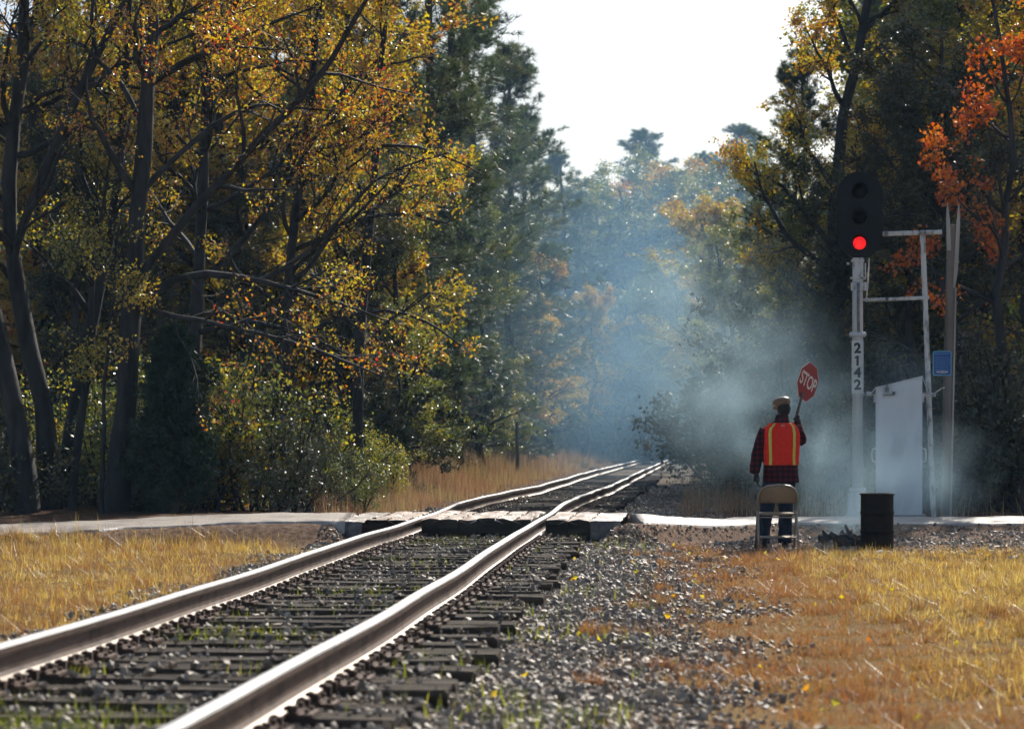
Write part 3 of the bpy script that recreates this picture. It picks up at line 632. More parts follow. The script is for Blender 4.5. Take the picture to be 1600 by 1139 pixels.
hero('maple_tree', 37.5, [[(78, 815, 42), (75, 690, 36), (62, 590, 33), (40, 500, 30), (14, 400, 27), (4, 316, 25), (12, 225, 24), (32, 175, 22), (39, 70, 19), (44, -60, 15), (50, -350, 5)]],
     [[(20, 400, 18), (46, 323, 20, -.2), (95, 210, 19, -.4), (140, 105, 16, -.6), (197, 0, 13, -.8), (280, -160, 5, -1)],
      [(36, 175, 13), (110, 150, 11, .3), (190, 95, 9, .5), (300, 55, 6, .7), (400, 10, 3, .8)], [(8, 190, 12), (60, 150, 10), (140, 130, 8), (240, 140, 5), (320, 170, 3)]],
     'forked dark trunk just right of the leftmost leaning trunk, limbs crossing to the right', LEAF_AUT, 43, k=(16, 7, 8), lenr=(.28, .42, .42), t0=.35, lmax=3.0)
hero('maple_tree', 38.3, [[(92, 812, 34), (108, 690, 30), (128, 560, 26), (150, 480, 22), (168, 400, 19), (185, 300, 16), (190, 180, 13), (205, 0, 9), (215, -200, 4)]], None,
     'slim trunk slanting right between the forked trunk and the tall dark trunk', LEAF_GOLD, 44, k=(18, 7, 8), lenr=(.26, .42, .42), t0=.3, lmax=2.6)
hero('sapling', 35.4, [[(160, 812, 9), (161, 700, 8), (162, 640, 7), (170, 540, 6), (180, 430, 4), (190, 330, 2)]], None, 'very thin sapling against the left side of the tall dark trunk', LEAF_GOLD, 45, k=(10, 5, 5), lenr=(.25, .45, .45), nleaf=6, lmax=1.0)
hero('sapling', 37.0, [[(112, 812, 17), (118, 720, 15), (135, 600, 13), (140, 520, 11), (150, 380, 8), (170, 250, 4)]], None, 'thin crooked sapling between the slanting trunk and the tall dark trunk', LEAF_GOLD, 46, k=(14, 6, 6), lenr=(.26, .45, .45), nleaf=7, lmax=1.4)
hero('hickory_tree', 40.5, [[(310, 815, 30), (306, 700, 28), (300, 560, 26), (310, 440, 22), (318, 300, 18), (325, 120, 14), (330, -100, 8), (335, -300, 3)]],
     [[(312, 440, 14), (380, 380, 12, .3), (440, 300, 10, .6), (500, 200, 7, 1), (560, 110, 4, 1.3)], [(308, 520, 12), (390, 500, 10, -.6), (470, 520, 7, -1), (560, 560, 4, -1.4)]],
     'yellow tree with straight trunk rising behind the dark cedar', LEAF_GOLD, 47, k=(20, 8, 8), lenr=(.30, .42, .42), nleaf=10, t0=.3, lmax=3.2)
hero('maple_tree', 42.0, [[(455, 800, 26), (450, 690, 24), (440, 560, 21), (452, 420, 18), (470, 280, 15), (490, 120, 12), (505, -60, 8), (515, -250, 3)]],
     [[(448, 540, 12), (520, 500, 10), (590, 480, 8), (670, 500, 5), (720, 540, 3)], [(470, 290, 12), (540, 240, 10), (610, 220, 8), (690, 240, 5), (750, 270, 3)], [(460, 390, 11), (540, 350, 9), (620, 330, 7), (700, 350, 4)]],
     'orange and yellow tree whose crown edge hangs in front of the pines', LEAF_AUT, 48, k=(22, 8, 8), lenr=(.28, .42, .42), nleaf=11, t0=.28, lmax=3.0)
hero('maple_tree', 45.0, [[(560, 800, 22), (556, 690, 20), (560, 540, 18), (575, 380, 15), (590, 220, 12), (600, 60, 9), (610, -100, 4)]], None,
     'slender yellow tree next to the pines, behind the orange tree', LEAF_GOLD, 49, k=(22, 8, 8), lenr=(.27, .42, .42), nleaf=10, t0=.25, lmax=2.6)
# cedar
def cedar(rng, h, rmax):
    tp, tr = straight_stem(rng, h, .07, 10, .02); wood = [tubes(tp, tr, 6)]; nb = 190; u = rng.random(nb) ** 1.15; t = .04 + u * .95
    i = t * 8.99; k = i.astype(int); f = (i - k)[:, None]; P = tp[0][k] * (1 - f) + tp[0][k + 1] * f
    L = rmax * (1 - u) ** .75 * rng.uniform(.6, 1.1, nb) + .1; a = rng.uniform(0, 6.283, nb); el = np.radians(rng.normal(28, 10, nb))
    p1, r1 = grow(rng, P, np.stack([np.cos(a) * np.cos(el), np.sin(a) * np.cos(el), np.sin(el)], 1), L, np.full(nb, .012), 5, .08, .05); wood.append(tubes(p1, r1, 4))
    P, D, L, R, _ = spawn(rng, p1, r1, 11, .15, 1, 42, .35, .6); p2, r2 = grow(rng, P, D, np.maximum(L, .15), np.full(len(P), .004), 3, .1, .08)
    return merge(wood), tufts(rng, p2[:, 1:].reshape(-1, 3), np.repeat(norm(p2[:, -1] - p2[:, 0]), 3, 0), 9, .10, .022)
(wv, wf), (lv, lf) = cedar(np.random.default_rng(61), 2.75, .85)
cm = make_mesh('trunk', wv, [wf], BARK_PINE), make_mesh('crown', lv, [lf], CEDAR_M)
def on_ground(px, Y): x = (px - 800) / FPX * Y; return (x, Y, float(ground_z(x, Y)))
tree_obj('cedar_tree', *cm, on_ground(272, 35.6), .3, (1.0, 1.0, 1.0), 'dense dark green cedar bush beside the tall dark trunk', None)
tree_obj('cedar_tree', *cm, on_ground(322, 38.5), 2.1, (.95, .95, .82), 'smaller cedar half hidden behind the dark green cedar', None)

# ---- tree kinds for the woods
def kind(fn): 
    (wv, wf), (lv, lf) = fn; return (wv, wf), (lv, lf)
PINES = []
for s in range(4):
    (wv, wf), (lv, lf) = pine(np.random.default_rng(200 + s), 18, .21, 2.7 + .25 * s, base=(.05, .10, .14, .07)[s], nb=125, k2=9, needles=14)
    PINES.append((make_mesh('trunk', wv, [wf], BARK_PINE, smooth=True), make_mesh('crown', lv, [lf], NEEDLE)))
DEC = []
for s, (lm, nl, t0) in enumerate(((LEAF_GOLD, 9, .16), (LEAF_AUT, 9, .2), (LEAF_GREEN, 10, .12), (LEAF_DARK, 10, .08))):
    rg = np.random.default_rng(300 + s); tp, tr = straight_stem(rg, 14, .19, 14, .05)
    (wv, wf), (lv, lf) = deciduous(rg, tp, tr, k=(30, 9, 9), lenr=(.27, .42, .42), nleaf=nl, leaf=(.11, .07), t0=t0, lmax=3.3, bare=.08, jit=.10)
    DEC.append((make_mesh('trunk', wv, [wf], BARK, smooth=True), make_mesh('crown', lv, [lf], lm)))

def pine_at(k, px, Y, h, label, rz=0, w=1.0): return tree_obj('pine_tree', *PINES[k], on_ground(px, Y), rz, (h / 18 * w, h / 18 * w, h / 18), label, 'pine trees along the track')
def dec_at(k, px, Y, h, label, rz=0, w=1.0, group='broadleaf trees in the woods'): return tree_obj('broadleaf_tree', *DEC[k], on_ground(px, Y), rz, (h / 14 * w, h / 14 * w, h / 14), label, group)
# left line of pines, running away beside the track
pine_at(0, 655, 62, 19, 'tall pine directly behind the orange tree, first of the pine row', .3)
pine_at(1, 705, 76, 21, 'tallest pine edging the sky, second in the row beside the track', 1.2, 1.2)
pine_at(2, 742, 88, 20, 'third pine of the row, with bare twig tips against the sky', 2.4, 1.3)
pine_at(3, 790, 103, 18.6, 'fourth pine of the row, below the tallest pine', 3.6, 1.35)
pine_at(0, 838, 120, 18.0, 'fifth pine of the row, where the treeline steps down to the sky', 4.4, 1.45)
pine_at(1, 882, 140, 18.5, 'last hazy pine of the row beside the far end of the track', 5.0, 1.5)
pine_at(2, 720, 66, 8, 'young pine at the foot of the pine row behind the tall grass', .8, 1.9)
pine_at(3, 805, 84, 10, 'middle-sized pine leaning towards the track in front of the row', 1.8, 1.8)
pine_at(0, 860, 104, 10, 'hazy young pine low at the end of the pine row', 2.8, 1.8)
dec_at(2, 765, 72, 7.5, 'rounded green tree low in front of the pine row', .4, 1.2)
dec_at(0, 830, 93, 8.5, 'pale yellow green tree low between the pines and the track', 1.4, 1.2)
dec_at(1, 905, 122, 9, 'small hazy autumn tree closest to the vanishing rails', 2.2, 1.2)
# far end of the cutting
pine_at(3, 918, 152, 17.5, 'hazy pine just beyond the last pine of the row', 1.0, 1.5)
for k, px, Y, h, lab in ((2, 1000, 172, 24.0, 'far hazy pine with the broadest rounded top at the end of the cutting'), (0, 1158, 172, 25.2, 'tallest far pine, near the right end of the distant skyline'), (1, 1112, 176, 23.0, 'far hazy pine right of the dip in the distant skyline')):
    pine_at(k, px, Y, h, lab, px * .1, 1.7)
for k, px, Y, h, lab in ((2, 950, 164, 22.5, 'far hazy rounded tree beside the pine row at the end of the cutting'), (2, 1030, 168, 22.8, 'far hazy rounded tree under the broadest pine top'), (3, 1075, 174, 22.6, 'far hazy dark tree in the dip of the distant skyline'), (2, 1130, 166, 22.8, 'far hazy green tree under the tallest far pine'), (3, 985, 166, 21.5, 'far hazy dark tree between the pine row and the broadest pine top'), (2, 1205, 162, 23.5, 'far hazy tree half hidden behind the right-hand pine')):
    dec_at(k, px, Y, h * .82, lab, px * .1, 1.75)
for k, px, Y, h, lab in ((2, 940, 150, 15, 'hazy green brown tree left of the far trees, above the rails'), (2, 985, 152, 18, 'hazy pale olive tree in the middle of the far trees'), (1, 1035, 156, 19.5, 'hazy pinkish brown tree centred at the end of the cutting'),
                         (2, 1075, 150, 16, 'hazy green tree in front of the far pinkish tree'), (3, 1120, 152, 19, 'hazy dark tree below the right end of the distant skyline'), (2, 1010, 140, 10, 'low hazy olive tree right above the vanishing rails'),
                         (1, 1145, 112, 12.5, 'orange tree glowing left of the right-hand pine'), (2, 1090, 128, 11, 'low green tree in the haze right of the rails'), (3, 1050, 132, 9, 'dark low tree where the track disappears'), (3, 960, 136, 9, 'dark low tree left of where the track disappears'),
                         (2, 1175, 145, 17, 'hazy green tree just left of the right-hand pine')):
    dec_at(k, px, Y, h, lab, px * .07, 1.5)
# right side
pine_at(3, 1262, 74, 13.8, 'dark pine with upright candles at the left edge of the right-hand woods', .6, 1.25)
pine_at(1, 1225, 66, 10.5, 'bushy dark pine low in front of the right-hand pine', 1.9, 1.5)
pine_at(2, 1440, 64, 16, 'tall dark pine behind the signal head', 2.2, 1.2)
pine_at(0, 1500, 54, 17, 'tall dark pine behind the weathered post', 3.3, 1.2)
pine_at(3, 1600, 57, 18, 'tall pine at the right edge behind the red leaves', 4.1, 1.2)
rg = np.random.default_rng(330); tp, tr = straight_stem(rg, 15, .2, 14, .06)
(wv, wf), (lv, lf) = deciduous(rg, tp, tr, k=(30, 9, 9), lenr=(.27, .42, .42), nleaf=11, leaf=(.085, .055), t0=.26, lmax=3.2, bare=.1)
tree_obj('sweetgum_tree', make_mesh('trunk', wv, [wf], BARK, smooth=True), make_mesh('crown', lv, [lf], LEAF_GOLD), on_ground(1318, 51), .8, 1.05, 'tall yellow leaved tree against the sky above the signal', None)
rg = np.random.default_rng(331); tp, tr = straight_stem(rg, 9.5, .11, 14, .05, lean=(-.05, -.02))
(wv, wf), (lv, lf) = deciduous(rg, tp, tr, k=(20, 7, 7), lenr=(.24, .42, .42), nleaf=7, leaf=(.085, .07), t0=.35, lmax=2.1, bare=.35)
tree_obj('red_maple_tree', make_mesh('trunk', wv, [wf], BARK, smooth=True), make_mesh('crown', lv, [lf], LEAF_RED), on_ground(1592, 38.6), .2, 1.0, 'sparse red and orange leaved tree at the right edge', None)
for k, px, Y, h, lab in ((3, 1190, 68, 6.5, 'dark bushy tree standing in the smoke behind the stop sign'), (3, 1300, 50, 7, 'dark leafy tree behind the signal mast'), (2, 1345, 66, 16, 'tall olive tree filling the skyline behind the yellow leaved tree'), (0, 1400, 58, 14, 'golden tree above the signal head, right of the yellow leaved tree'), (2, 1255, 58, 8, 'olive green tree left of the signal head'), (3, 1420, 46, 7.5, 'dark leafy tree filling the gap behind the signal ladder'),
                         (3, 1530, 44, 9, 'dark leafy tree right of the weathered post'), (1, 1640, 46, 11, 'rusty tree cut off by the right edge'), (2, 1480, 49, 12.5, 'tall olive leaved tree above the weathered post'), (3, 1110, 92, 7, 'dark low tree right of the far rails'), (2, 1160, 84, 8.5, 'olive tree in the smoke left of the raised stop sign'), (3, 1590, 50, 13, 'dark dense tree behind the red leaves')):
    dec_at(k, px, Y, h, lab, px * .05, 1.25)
# fillers seen between the hero trees
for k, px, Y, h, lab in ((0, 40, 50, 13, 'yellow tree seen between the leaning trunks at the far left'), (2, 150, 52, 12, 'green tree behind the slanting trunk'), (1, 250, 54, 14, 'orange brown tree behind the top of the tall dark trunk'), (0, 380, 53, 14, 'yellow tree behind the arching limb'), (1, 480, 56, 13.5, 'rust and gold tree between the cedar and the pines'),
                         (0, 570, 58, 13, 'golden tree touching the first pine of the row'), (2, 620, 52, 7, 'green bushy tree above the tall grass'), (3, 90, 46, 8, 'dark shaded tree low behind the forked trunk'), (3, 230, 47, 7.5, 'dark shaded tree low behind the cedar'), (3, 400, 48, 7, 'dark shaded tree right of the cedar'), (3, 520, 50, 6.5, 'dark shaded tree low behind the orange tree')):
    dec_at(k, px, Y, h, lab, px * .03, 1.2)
for k, px, Y, h, lab in ((0, 120, 66, 19, 'dark pine deep behind the leftmost trunks'), (1, 330, 68, 20, 'dark pine deep behind the cedar'), (2, 520, 70, 20, 'dark pine deep behind the orange tree')):
    pine_at(k, px, Y, h, lab, px * .1, 1.3)

# ---- deep woods behind, one mass
def woods(name, pts, src, label):
    srcs = [(bpy.data.objects.new('woods_trunk', wm), bpy.data.objects.new('woods_crown', cm_)) for wm, cm_ in src]
    for k, so in enumerate(srcs):
        sel = pts[k::len(srcs)]
        if not len(sel): continue
        me = bpy.data.meshes.new(name); me.from_pydata([tuple(p[:3]) for p in sel], [], [])
        sa = me.attributes.new('size', 'FLOAT', 'POINT'); sa.data.foreach_set('value', np.array([p[3] for p in sel], np.float32))
        ra = me.attributes.new('turn', 'FLOAT_VECTOR', 'POINT'); ra.data.foreach_set('vector', np.array([(0, 0, p[4]) for p in sel], np.float32).ravel())
        g = bpy.data.node_groups.new(name, 'GeometryNodeTree'); g.interface.new_socket('Geometry', in_out='INPUT', socket_type='NodeSocketGeometry'); g.interface.new_socket('Geometry', in_out='OUTPUT', socket_type='NodeSocketGeometry')
        gi, go = g.nodes.new('NodeGroupInput'), g.nodes.new('NodeGroupOutput'); jn = g.nodes.new('GeometryNodeJoinGeometry')
        na = g.nodes.new('GeometryNodeInputNamedAttribute'); na.data_type = 'FLOAT'; na.inputs['Name'].default_value = 'size'
        nr = g.nodes.new('GeometryNodeInputNamedAttribute'); nr.data_type = 'FLOAT_VECTOR'; nr.inputs['Name'].default_value = 'turn'
        for part in so:
            ip = g.nodes.new('GeometryNodeInstanceOnPoints'); oi = g.nodes.new('GeometryNodeObjectInfo'); oi.inputs['Object'].default_value = part; oi.inputs['As Instance'].default_value = True
            g.links.new(gi.outputs[0], ip.inputs['Points']); g.links.new(oi.outputs['Geometry'], ip.inputs['Instance']); g.links.new(na.outputs[0], ip.inputs['Scale']); g.links.new(nr.outputs[0], ip.inputs['Rotation']); g.links.new(ip.outputs[0], jn.inputs[0])
        g.links.new(jn.outputs[0], go.inputs[0])
        o = link(name, me); md = o.modifiers.new('scatter', 'NODES'); md.node_group = g
        tag(o, label[k], name, kind='stuff')
rg = np.random.default_rng(400); W = []
for _ in range(4000):
    Y = rg.uniform(58, 230); x = rg.uniform(-45, 60); dtr = x - track_x(Y)
    if Y < 150 and (-8.5 < dtr < 9.5): continue
    if Y >= 150 and Y < 186: continue
    if abs(x - 4) > 12 + .33 * Y or (Y > 120 and abs(dtr) > 30): continue
    if x > 4 and Y < 66: continue
    if any((x - p[0]) ** 2 + (Y - p[1]) ** 2 < (8 if Y < 110 else 16) for p in W): continue
    W.append((x, Y, -0.1, rg.uniform(.75, 1.05), rg.uniform(0, 6.28)))
woods('woods', np.array(W), [PINES[1], DEC[3], PINES[2], DEC[1]], ['mass of pines deep in the woods', 'mass of dark leafy trees deep in the woods', 'mass of further pines closing the woods', 'mass of autumn trees deep in the woods'])

rg = np.random.default_rng(410); W = []
for _ in range(900):
    Y = rg.uniform(66, 84); x = rg.uniform(12.8, 32)
    if any((x - p[0]) ** 2 + (Y - p[1]) ** 2 < 6 for p in W): continue
    W.append((x, Y, -0.1, rg.uniform(.92, 1.02), rg.uniform(0, 6.28)))
woods('woods', np.array(W), [PINES[0], PINES[3]], ['mass of tall pines standing beyond the red leaved tree', 'mass of close set pines beyond the red leaved tree'])
# ---- undergrowth: one mass on each side
def bush(rng, h, leaf, nst=9, nleaf=7):
    D = norm(rng.normal(size=(nst, 3)) * np.array([.6, .6, .2]) + np.array([0, 0, 1])); P = rng.normal(0, .12, (nst, 3)) * np.array([1, 1, 0])
    p1, r1 = grow(rng, P, D, h * rng.uniform(.6, 1.1, nst), np.full(nst, .014), 6, .14, .03); w = [tubes(p1, r1, 4)]
    P, D, L, R, _ = spawn(rng, p1, r1, 8, .1, 1, 45, .4, .6); p2, r2 = grow(rng, P, D, L, np.full(len(P), .005), 4, .2, .0); w.append(tubes(p2, r2, 3))
    P, D, L, R, _ = spawn(rng, p2, r2, 3, .2, 1, 45, .5, .6); p3, r3 = grow(rng, P, D, np.maximum(L, .12), np.full(len(P), .003), 2, .2, .0); w.append(tubes(p3, r3, 3))
    return merge(w), leaves(rng, along(rng, p3, nleaf, .04), *leaf)
def undergrowth(name, specs, mats, labels, seed):
    rg = np.random.default_rng(seed); kinds_ = [bush(rg, 1.0, (.036, .022), nst=11, nleaf=11) for _ in range(4)]
    for mi in (1, 2, 3):
        pts = np.array([(x, y, float(ground_z(x, y)) - .05, sz_, rg.uniform(0, 6.28)) for x, y, sz_, m in specs if m == mi])
        if len(pts): woods(name, pts, [(make_mesh('stems', wv, [wf], mats[0]), make_mesh('leaves', lv, [lf], mats[mi])) for (wv, wf), (lv, lf) in kinds_[mi:mi + 1]], [labels[mi - 1]])
rg = np.random.default_rng(500); S = []
for _ in range(46):
    px, Y = rg.uniform(-20, 640), rg.uniform(34.5, 47); x = (px - 800) / FPX * Y
    if Y < road_far(x) + 1: continue
    S.append((x, Y, rg.uniform(.8, 2.4) * (.55 if px > 500 else 1), int(rg.integers(1, 4 if px < 430 else 3))))
for _ in range(14):
    Y = rg.uniform(40, 70); S.append((track_x(Y) - rg.uniform(4.8, 7.5), Y, rg.uniform(.8, 1.7), int(rg.integers(1, 3))))
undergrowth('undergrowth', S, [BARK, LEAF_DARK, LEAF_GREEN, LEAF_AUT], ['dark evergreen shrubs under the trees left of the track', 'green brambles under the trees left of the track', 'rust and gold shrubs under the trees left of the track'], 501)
S = []
for _ in range(60):
    px, Y = rg.uniform(1090, 1660), rg.uniform(37.5, 58); x = (px - 800) / FPX * Y
    if x - track_x(Y) < 3.6: continue
    S.append((x, Y, rg.uniform(1.0, 3.0), int(rg.integers(1, 4))))
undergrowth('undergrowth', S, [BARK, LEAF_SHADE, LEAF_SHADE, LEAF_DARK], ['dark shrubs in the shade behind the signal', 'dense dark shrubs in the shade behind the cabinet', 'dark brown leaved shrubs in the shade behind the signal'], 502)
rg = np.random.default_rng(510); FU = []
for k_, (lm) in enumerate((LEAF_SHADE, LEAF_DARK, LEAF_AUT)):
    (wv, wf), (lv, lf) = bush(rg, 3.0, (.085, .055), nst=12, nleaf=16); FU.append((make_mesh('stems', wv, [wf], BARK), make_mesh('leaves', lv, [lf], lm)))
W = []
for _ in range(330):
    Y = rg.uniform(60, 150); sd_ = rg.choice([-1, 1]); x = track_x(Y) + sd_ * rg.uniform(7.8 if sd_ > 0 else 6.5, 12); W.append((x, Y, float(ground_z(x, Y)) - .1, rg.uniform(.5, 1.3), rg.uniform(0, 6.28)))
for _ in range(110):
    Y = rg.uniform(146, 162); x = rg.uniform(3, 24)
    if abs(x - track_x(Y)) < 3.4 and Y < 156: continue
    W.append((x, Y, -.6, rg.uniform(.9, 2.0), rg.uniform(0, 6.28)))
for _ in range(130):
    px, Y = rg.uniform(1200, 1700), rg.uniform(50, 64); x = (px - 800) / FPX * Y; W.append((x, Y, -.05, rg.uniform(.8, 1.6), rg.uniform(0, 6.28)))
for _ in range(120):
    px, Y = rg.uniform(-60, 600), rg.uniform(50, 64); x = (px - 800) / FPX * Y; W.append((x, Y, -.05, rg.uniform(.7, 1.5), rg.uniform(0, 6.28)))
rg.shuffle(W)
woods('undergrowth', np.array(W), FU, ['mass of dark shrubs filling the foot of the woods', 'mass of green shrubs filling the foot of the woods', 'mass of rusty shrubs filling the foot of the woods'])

# ------------------------------------------------------------------ things
def plain(name, c, rough=.5, metal=0.0, emit=None, spec=.5):
    m, t, N, L = nt(name); out = N('OutputMaterial'); p = N('BsdfPrincipled'); L(p.outputs[0], out.inputs[0])
    p.inputs['Base Color'].default_value = (*c, 1); p.inputs['Roughness'].default_value = rough; p.inputs['Metallic'].default_value = metal; p.inputs['Specular IOR Level'].default_value = spec
    if emit: p.inputs['Emission Color'].default_value = (*emit[0], 1); p.inputs['Emission Strength'].default_value = emit[1]
    return m
def text_mesh(name, s, size, mat, depth=.002, bold=0.0, align='CENTER', spacing=1.0):
    cu = bpy.data.curves.new(name, 'FONT'); cu.body = s; cu.size = size; cu.extrude = depth; cu.offset = bold; cu.align_x = align; cu.align_y = 'CENTER'; cu.space_character = spacing
    o = bpy.data.objects.new(name, cu); COL.objects.link(o); dg = bpy.context.evaluated_depsgraph_get()
    me = bpy.data.meshes.new_from_object(o.evaluated_get(dg)); bpy.data.objects.remove(o); me.materials.clear(); me.materials.append(mat); me.name = name
    return me
FACE_CAM = (math.pi / 2, 0, 0)
WHITE_W = mat_noise('weathered_white_paint', (0.30, 0.29, 0.27), (0.66, 0.66, 0.64), 9, 0.5, bump=.3, bscale=40, stretch=(1, 1, .5), c3=(0.72, 0.72, 0.70))
ALU = mat_noise('aluminium_paint', (0.42, 0.43, 0.44), (0.60, 0.60, 0.60), 4, 0.42, 0.25, bump=.08, bscale=30, stretch=(1, 1, .3))
BLACK = mat_noise('black_paint', (0.005, 0.006, 0.008), (0.010, 0.011, 0.013), 12, 0.55, bump=.1, spec=.25)
FLAKE = mat_noise('flaking_paint', (0.07, 0.05, 0.04), (0.60, 0.60, 0.58), 14, 0.6, bump=.4, bscale=50, stretch=(1, 1, .35), c3=(0.66, 0.66, 0.64))

# ---- railway signal
SY = 34.5; SG = FPX / SY
def sx(px): return (px - 800) / SG
def sz(py): return CAM_Z - (py - HOR) / SG
mx_ = sx(1340); gz = float(ground_z(mx_, SY))
sig = tag(empty('railway_signal', (mx_, SY, gz), -.151), 'railway signal on white mast with black oval head showing one red light', 'signal')
def S(px, py, dy=0.0): return np.array([sx(px) - mx_, dy, sz(py) - gz])
zt = sz(404) - gz
b = MB(); b.tube([(0, 0, .35), (0, 0, sz(470) - gz), (0, 0, zt)], [.085, .080, .075], 20); b.build('mast', ALU, sig, smooth=True)
b = MB()                                                                     # cast pedestal with ribs
pr = [(.19, 0.0), (.19, .04), (.165, .06), (.105, .40), (.125, .41), (.125, .46), (.09, .47)]
b.loft([np.array([(r * c, r * s_, h) for c, s_ in ((1, 1), (-1, 1), (-1, -1), (1, -1))]) for r, h in pr])
for s_ in (-1, 1): b.box((s_ * .05, -.125, .23), (.018, .05, .33)); b.box((s_ * .125, 0, .23), (.05, .018, .33))
b.build('pedestal', ALU, sig, bevel=.006)
b = MB(); b.box((S(1340, 574)[0], -.093, S(1340, 574)[2]), (.175, .008, .80)); npl = b.build('number_plate', mat_noise('plate_paint', (0.48, 0.47, 0.45), (0.66, 0.65, 0.62), 6, .5, bump=.05), sig, bevel=.003)
INK = plain('black_lettering', (0.02, 0.02, 0.022), .6)
for ch, py in zip('2142', (545, 564, 583, 602)):
    if ch == '1':
        b = MB(); b.box((0, 0, 0), (.034, .004, .150)); b.box((-.022, 0, .052), (.05, .004, .022), Matrix.Rotation(math.radians(-35), 3, 'Y')); o = b.build('numeral', INK, npl); o.location = S(1340, py, -.100)
    else:
        o = link('numeral', text_mesh('numeral', ch, .205, INK, .002, .008), npl); o.location = S(1340, py, -.100); o.rotation_euler = FACE_CAM
b = MB(); b.lathe([(.078, -.04), (.11, -.035), (.115, 0), (.11, .035), (.078, .04)], S(1340, 523)); 
for s_ in (-1, 1): b.ell(S(1340 + s_ * 10, 523), (.035, .035, .04))
b.build('clamp', ALU, sig, smooth=True)
b = MB(); b.tube([S(1341, 443, -.10), S(1341, 470, -.11), S(1341, 500, -.10), S(1342, 521, -.085)], .022, 8); b.build('conduit', mat_noise('grey_conduit', (.12, .1, .09), (.26, .24, .22), 10, .6), sig, smooth=True)
b = MB(); b.box(S(1341, 422), (.155, .16, .36)); b.box(S(1342, 448), (.24, .14, .12)); b.box(S(1340, 408), (.2, .2, .03)); b.box(S(1340, 435), (.22, .2, .025)); b.box(S(1352, 425, -.08), (.02, .02, .25)); b.ell(S(1325, 413, -.09), (.025, .02, .02))
b.build('head_bracket', FLAKE, sig, bevel=.004)
# oval background plate: a stadium with a rolled rim
def stadium(w, h, n=20):
    r = w / 2; a = np.linspace(0, math.pi, n); top = np.stack([r * np.cos(a), 0 * a, (h / 2 - r) + r * np.sin(a)], 1); return np.concatenate([top, top * np.array([-1, 1, -1])])
hc = S(1343.5, 337, -.06); w_, h_ = 70 / SG, 135 / SG
b = MB(); R0 = stadium(w_, h_); R1 = stadium(w_ - .03, h_ - .03)
b.loft([R0 + hc + (0, .03, 0), R0 + hc + (0, -.015, 0), R1 + hc + (0, -.02, 0), R1 + hc + (0, -.004, 0)]); head = b.build('background_plate', BLACK, sig)
b = MB(); b.box(hc + (0, .13, 0), (.30, .2, .95)); b.build('lamp_housing', BLACK, sig, bevel=.03)
RED_L = plain('red_lens', (.5, .01, .01), .15, 0, ((1.0, .018, .02), 1.15)); DARKLENS = plain('dark_lens', (.004, .005, .005), .6, spec=.1)
t_ = RED_L.node_tree; n_v = t_.nodes.new('ShaderNodeTexVoronoi'); n_v.inputs['Scale'].default_value = 55; n_r = t_.nodes.new('ShaderNodeMapRange'); n_r.inputs[1].default_value = 0; n_r.inputs[2].default_value = .6; n_r.inputs[3].default_value = 1.7; n_r.inputs[4].default_value = .45
n_c = t_.nodes.new('ShaderNodeTexCoord'); t_.links.new(n_c.outputs['Object'], n_v.inputs['Vector']); t_.links.new(n_v.outputs['Distance'], n_r.inputs[0]); t_.links.new(n_r.outputs[0], t_.nodes['Principled BSDF'].inputs['Emission Strength'])
for py, lit in ((301, 0), (341, 0), (381, 1)):
    c = S(1343, py, -.085); b = MB()
    a = np.radians(np.linspace(-35, 215, 22)); ro = .125                         # hood open below
    for r_ in (ro,):
        outer = [np.array([(c[0] + (ro) * math.cos(t), c[1] + yy_, c[2] + ro * math.sin(t)) for t in a]) for yy_ in (.02, -.10, -.20)]
    V = []
    for rr in (ro, ro - .008):
        for yy_, cut in ((.02, 0), (-.10, .0), (-.21, .25)):
            V.append(np.array([(c[0] + rr * math.cos(t), c[1] + yy_ + cut * .25 * (1 - math.sin(t)) * .5, c[2] + rr * math.sin(t)) for t in a]))
    n = len(a); V = np.concatenate(V); i = np.arange(n - 1); F = []
    for base, flip in ((0, 0), (3 * n, 1)):
        for k in range(2):
            q = np.stack([base + k * n + i, base + k * n + i + 1, base + (k + 1) * n + i + 1, base + (k + 1) * n + i], 1); F.append(q[:, ::-1] if flip else q)
    F.append(np.stack([2 * n + i, 2 * n + i + 1, 5 * n + i + 1, 5 * n + i], 1)); b.add(V, F); hood = b.build('hood', BLACK, sig, smooth=True)
    b = MB(); b.lathe([(.135, .0), (.135, .025), (.097, .03), (.097, .01)], c + (0, .012, 0), 24, axis='Y', cap=False); b.build('lens_ring', BLACK, sig)
    b = MB(); b.lathe([(.002, .030), (.05, .024), (.08, .010), (.098, -.01), (.098, -.03)], c + (0, 0, 0), 28, axis='Y'); b.build('lens', RED_L if lit else DARKLENS, sig, smooth=True)
# ladder stands behind the mast and is seen almost edge-on, with its stays
b = MB()
l0, l1 = S(1457.5, 806, 0), S(1440.5, 362, 0); LY0, LY1 = .05, .45
for dy in (LY0, LY1):
    b = MB(); b.tube([l0 + (0, dy, -.05), l0 * .5 + l1 * .5 + (0, dy, 0), l1 + (0, dy, 0)], [(.034, .012), (.034, .012), (.034, .012)], 4); b.build('ladder_rail', FLAKE, sig)
for t in np.linspace(.05, .97, 15):
    p = l0 * (1 - t) + l1 * t; b = MB(); b.tube([p + (0, LY0, 0), p + (0, (LY0 + LY1) / 2, 0), p + (0, LY1, 0)], .011, 8); b.build('rung', FLAKE, sig)
for name, A, B_, r_ in (('stay', S(1360, 366, .05), S(1470, 364, .05), .035), ('stay', S(1345, 469, .04), S(1450, 466, .04), .026), ('stay', S(1340, 615, .0), S(1460, 617, .03), .030)):
    b = MB(); d_ = (B_ - A); b.tube([A, (A + B_) / 2, B_], [(r_, .02)] * 3, 4); b.build(name, FLAKE, sig)
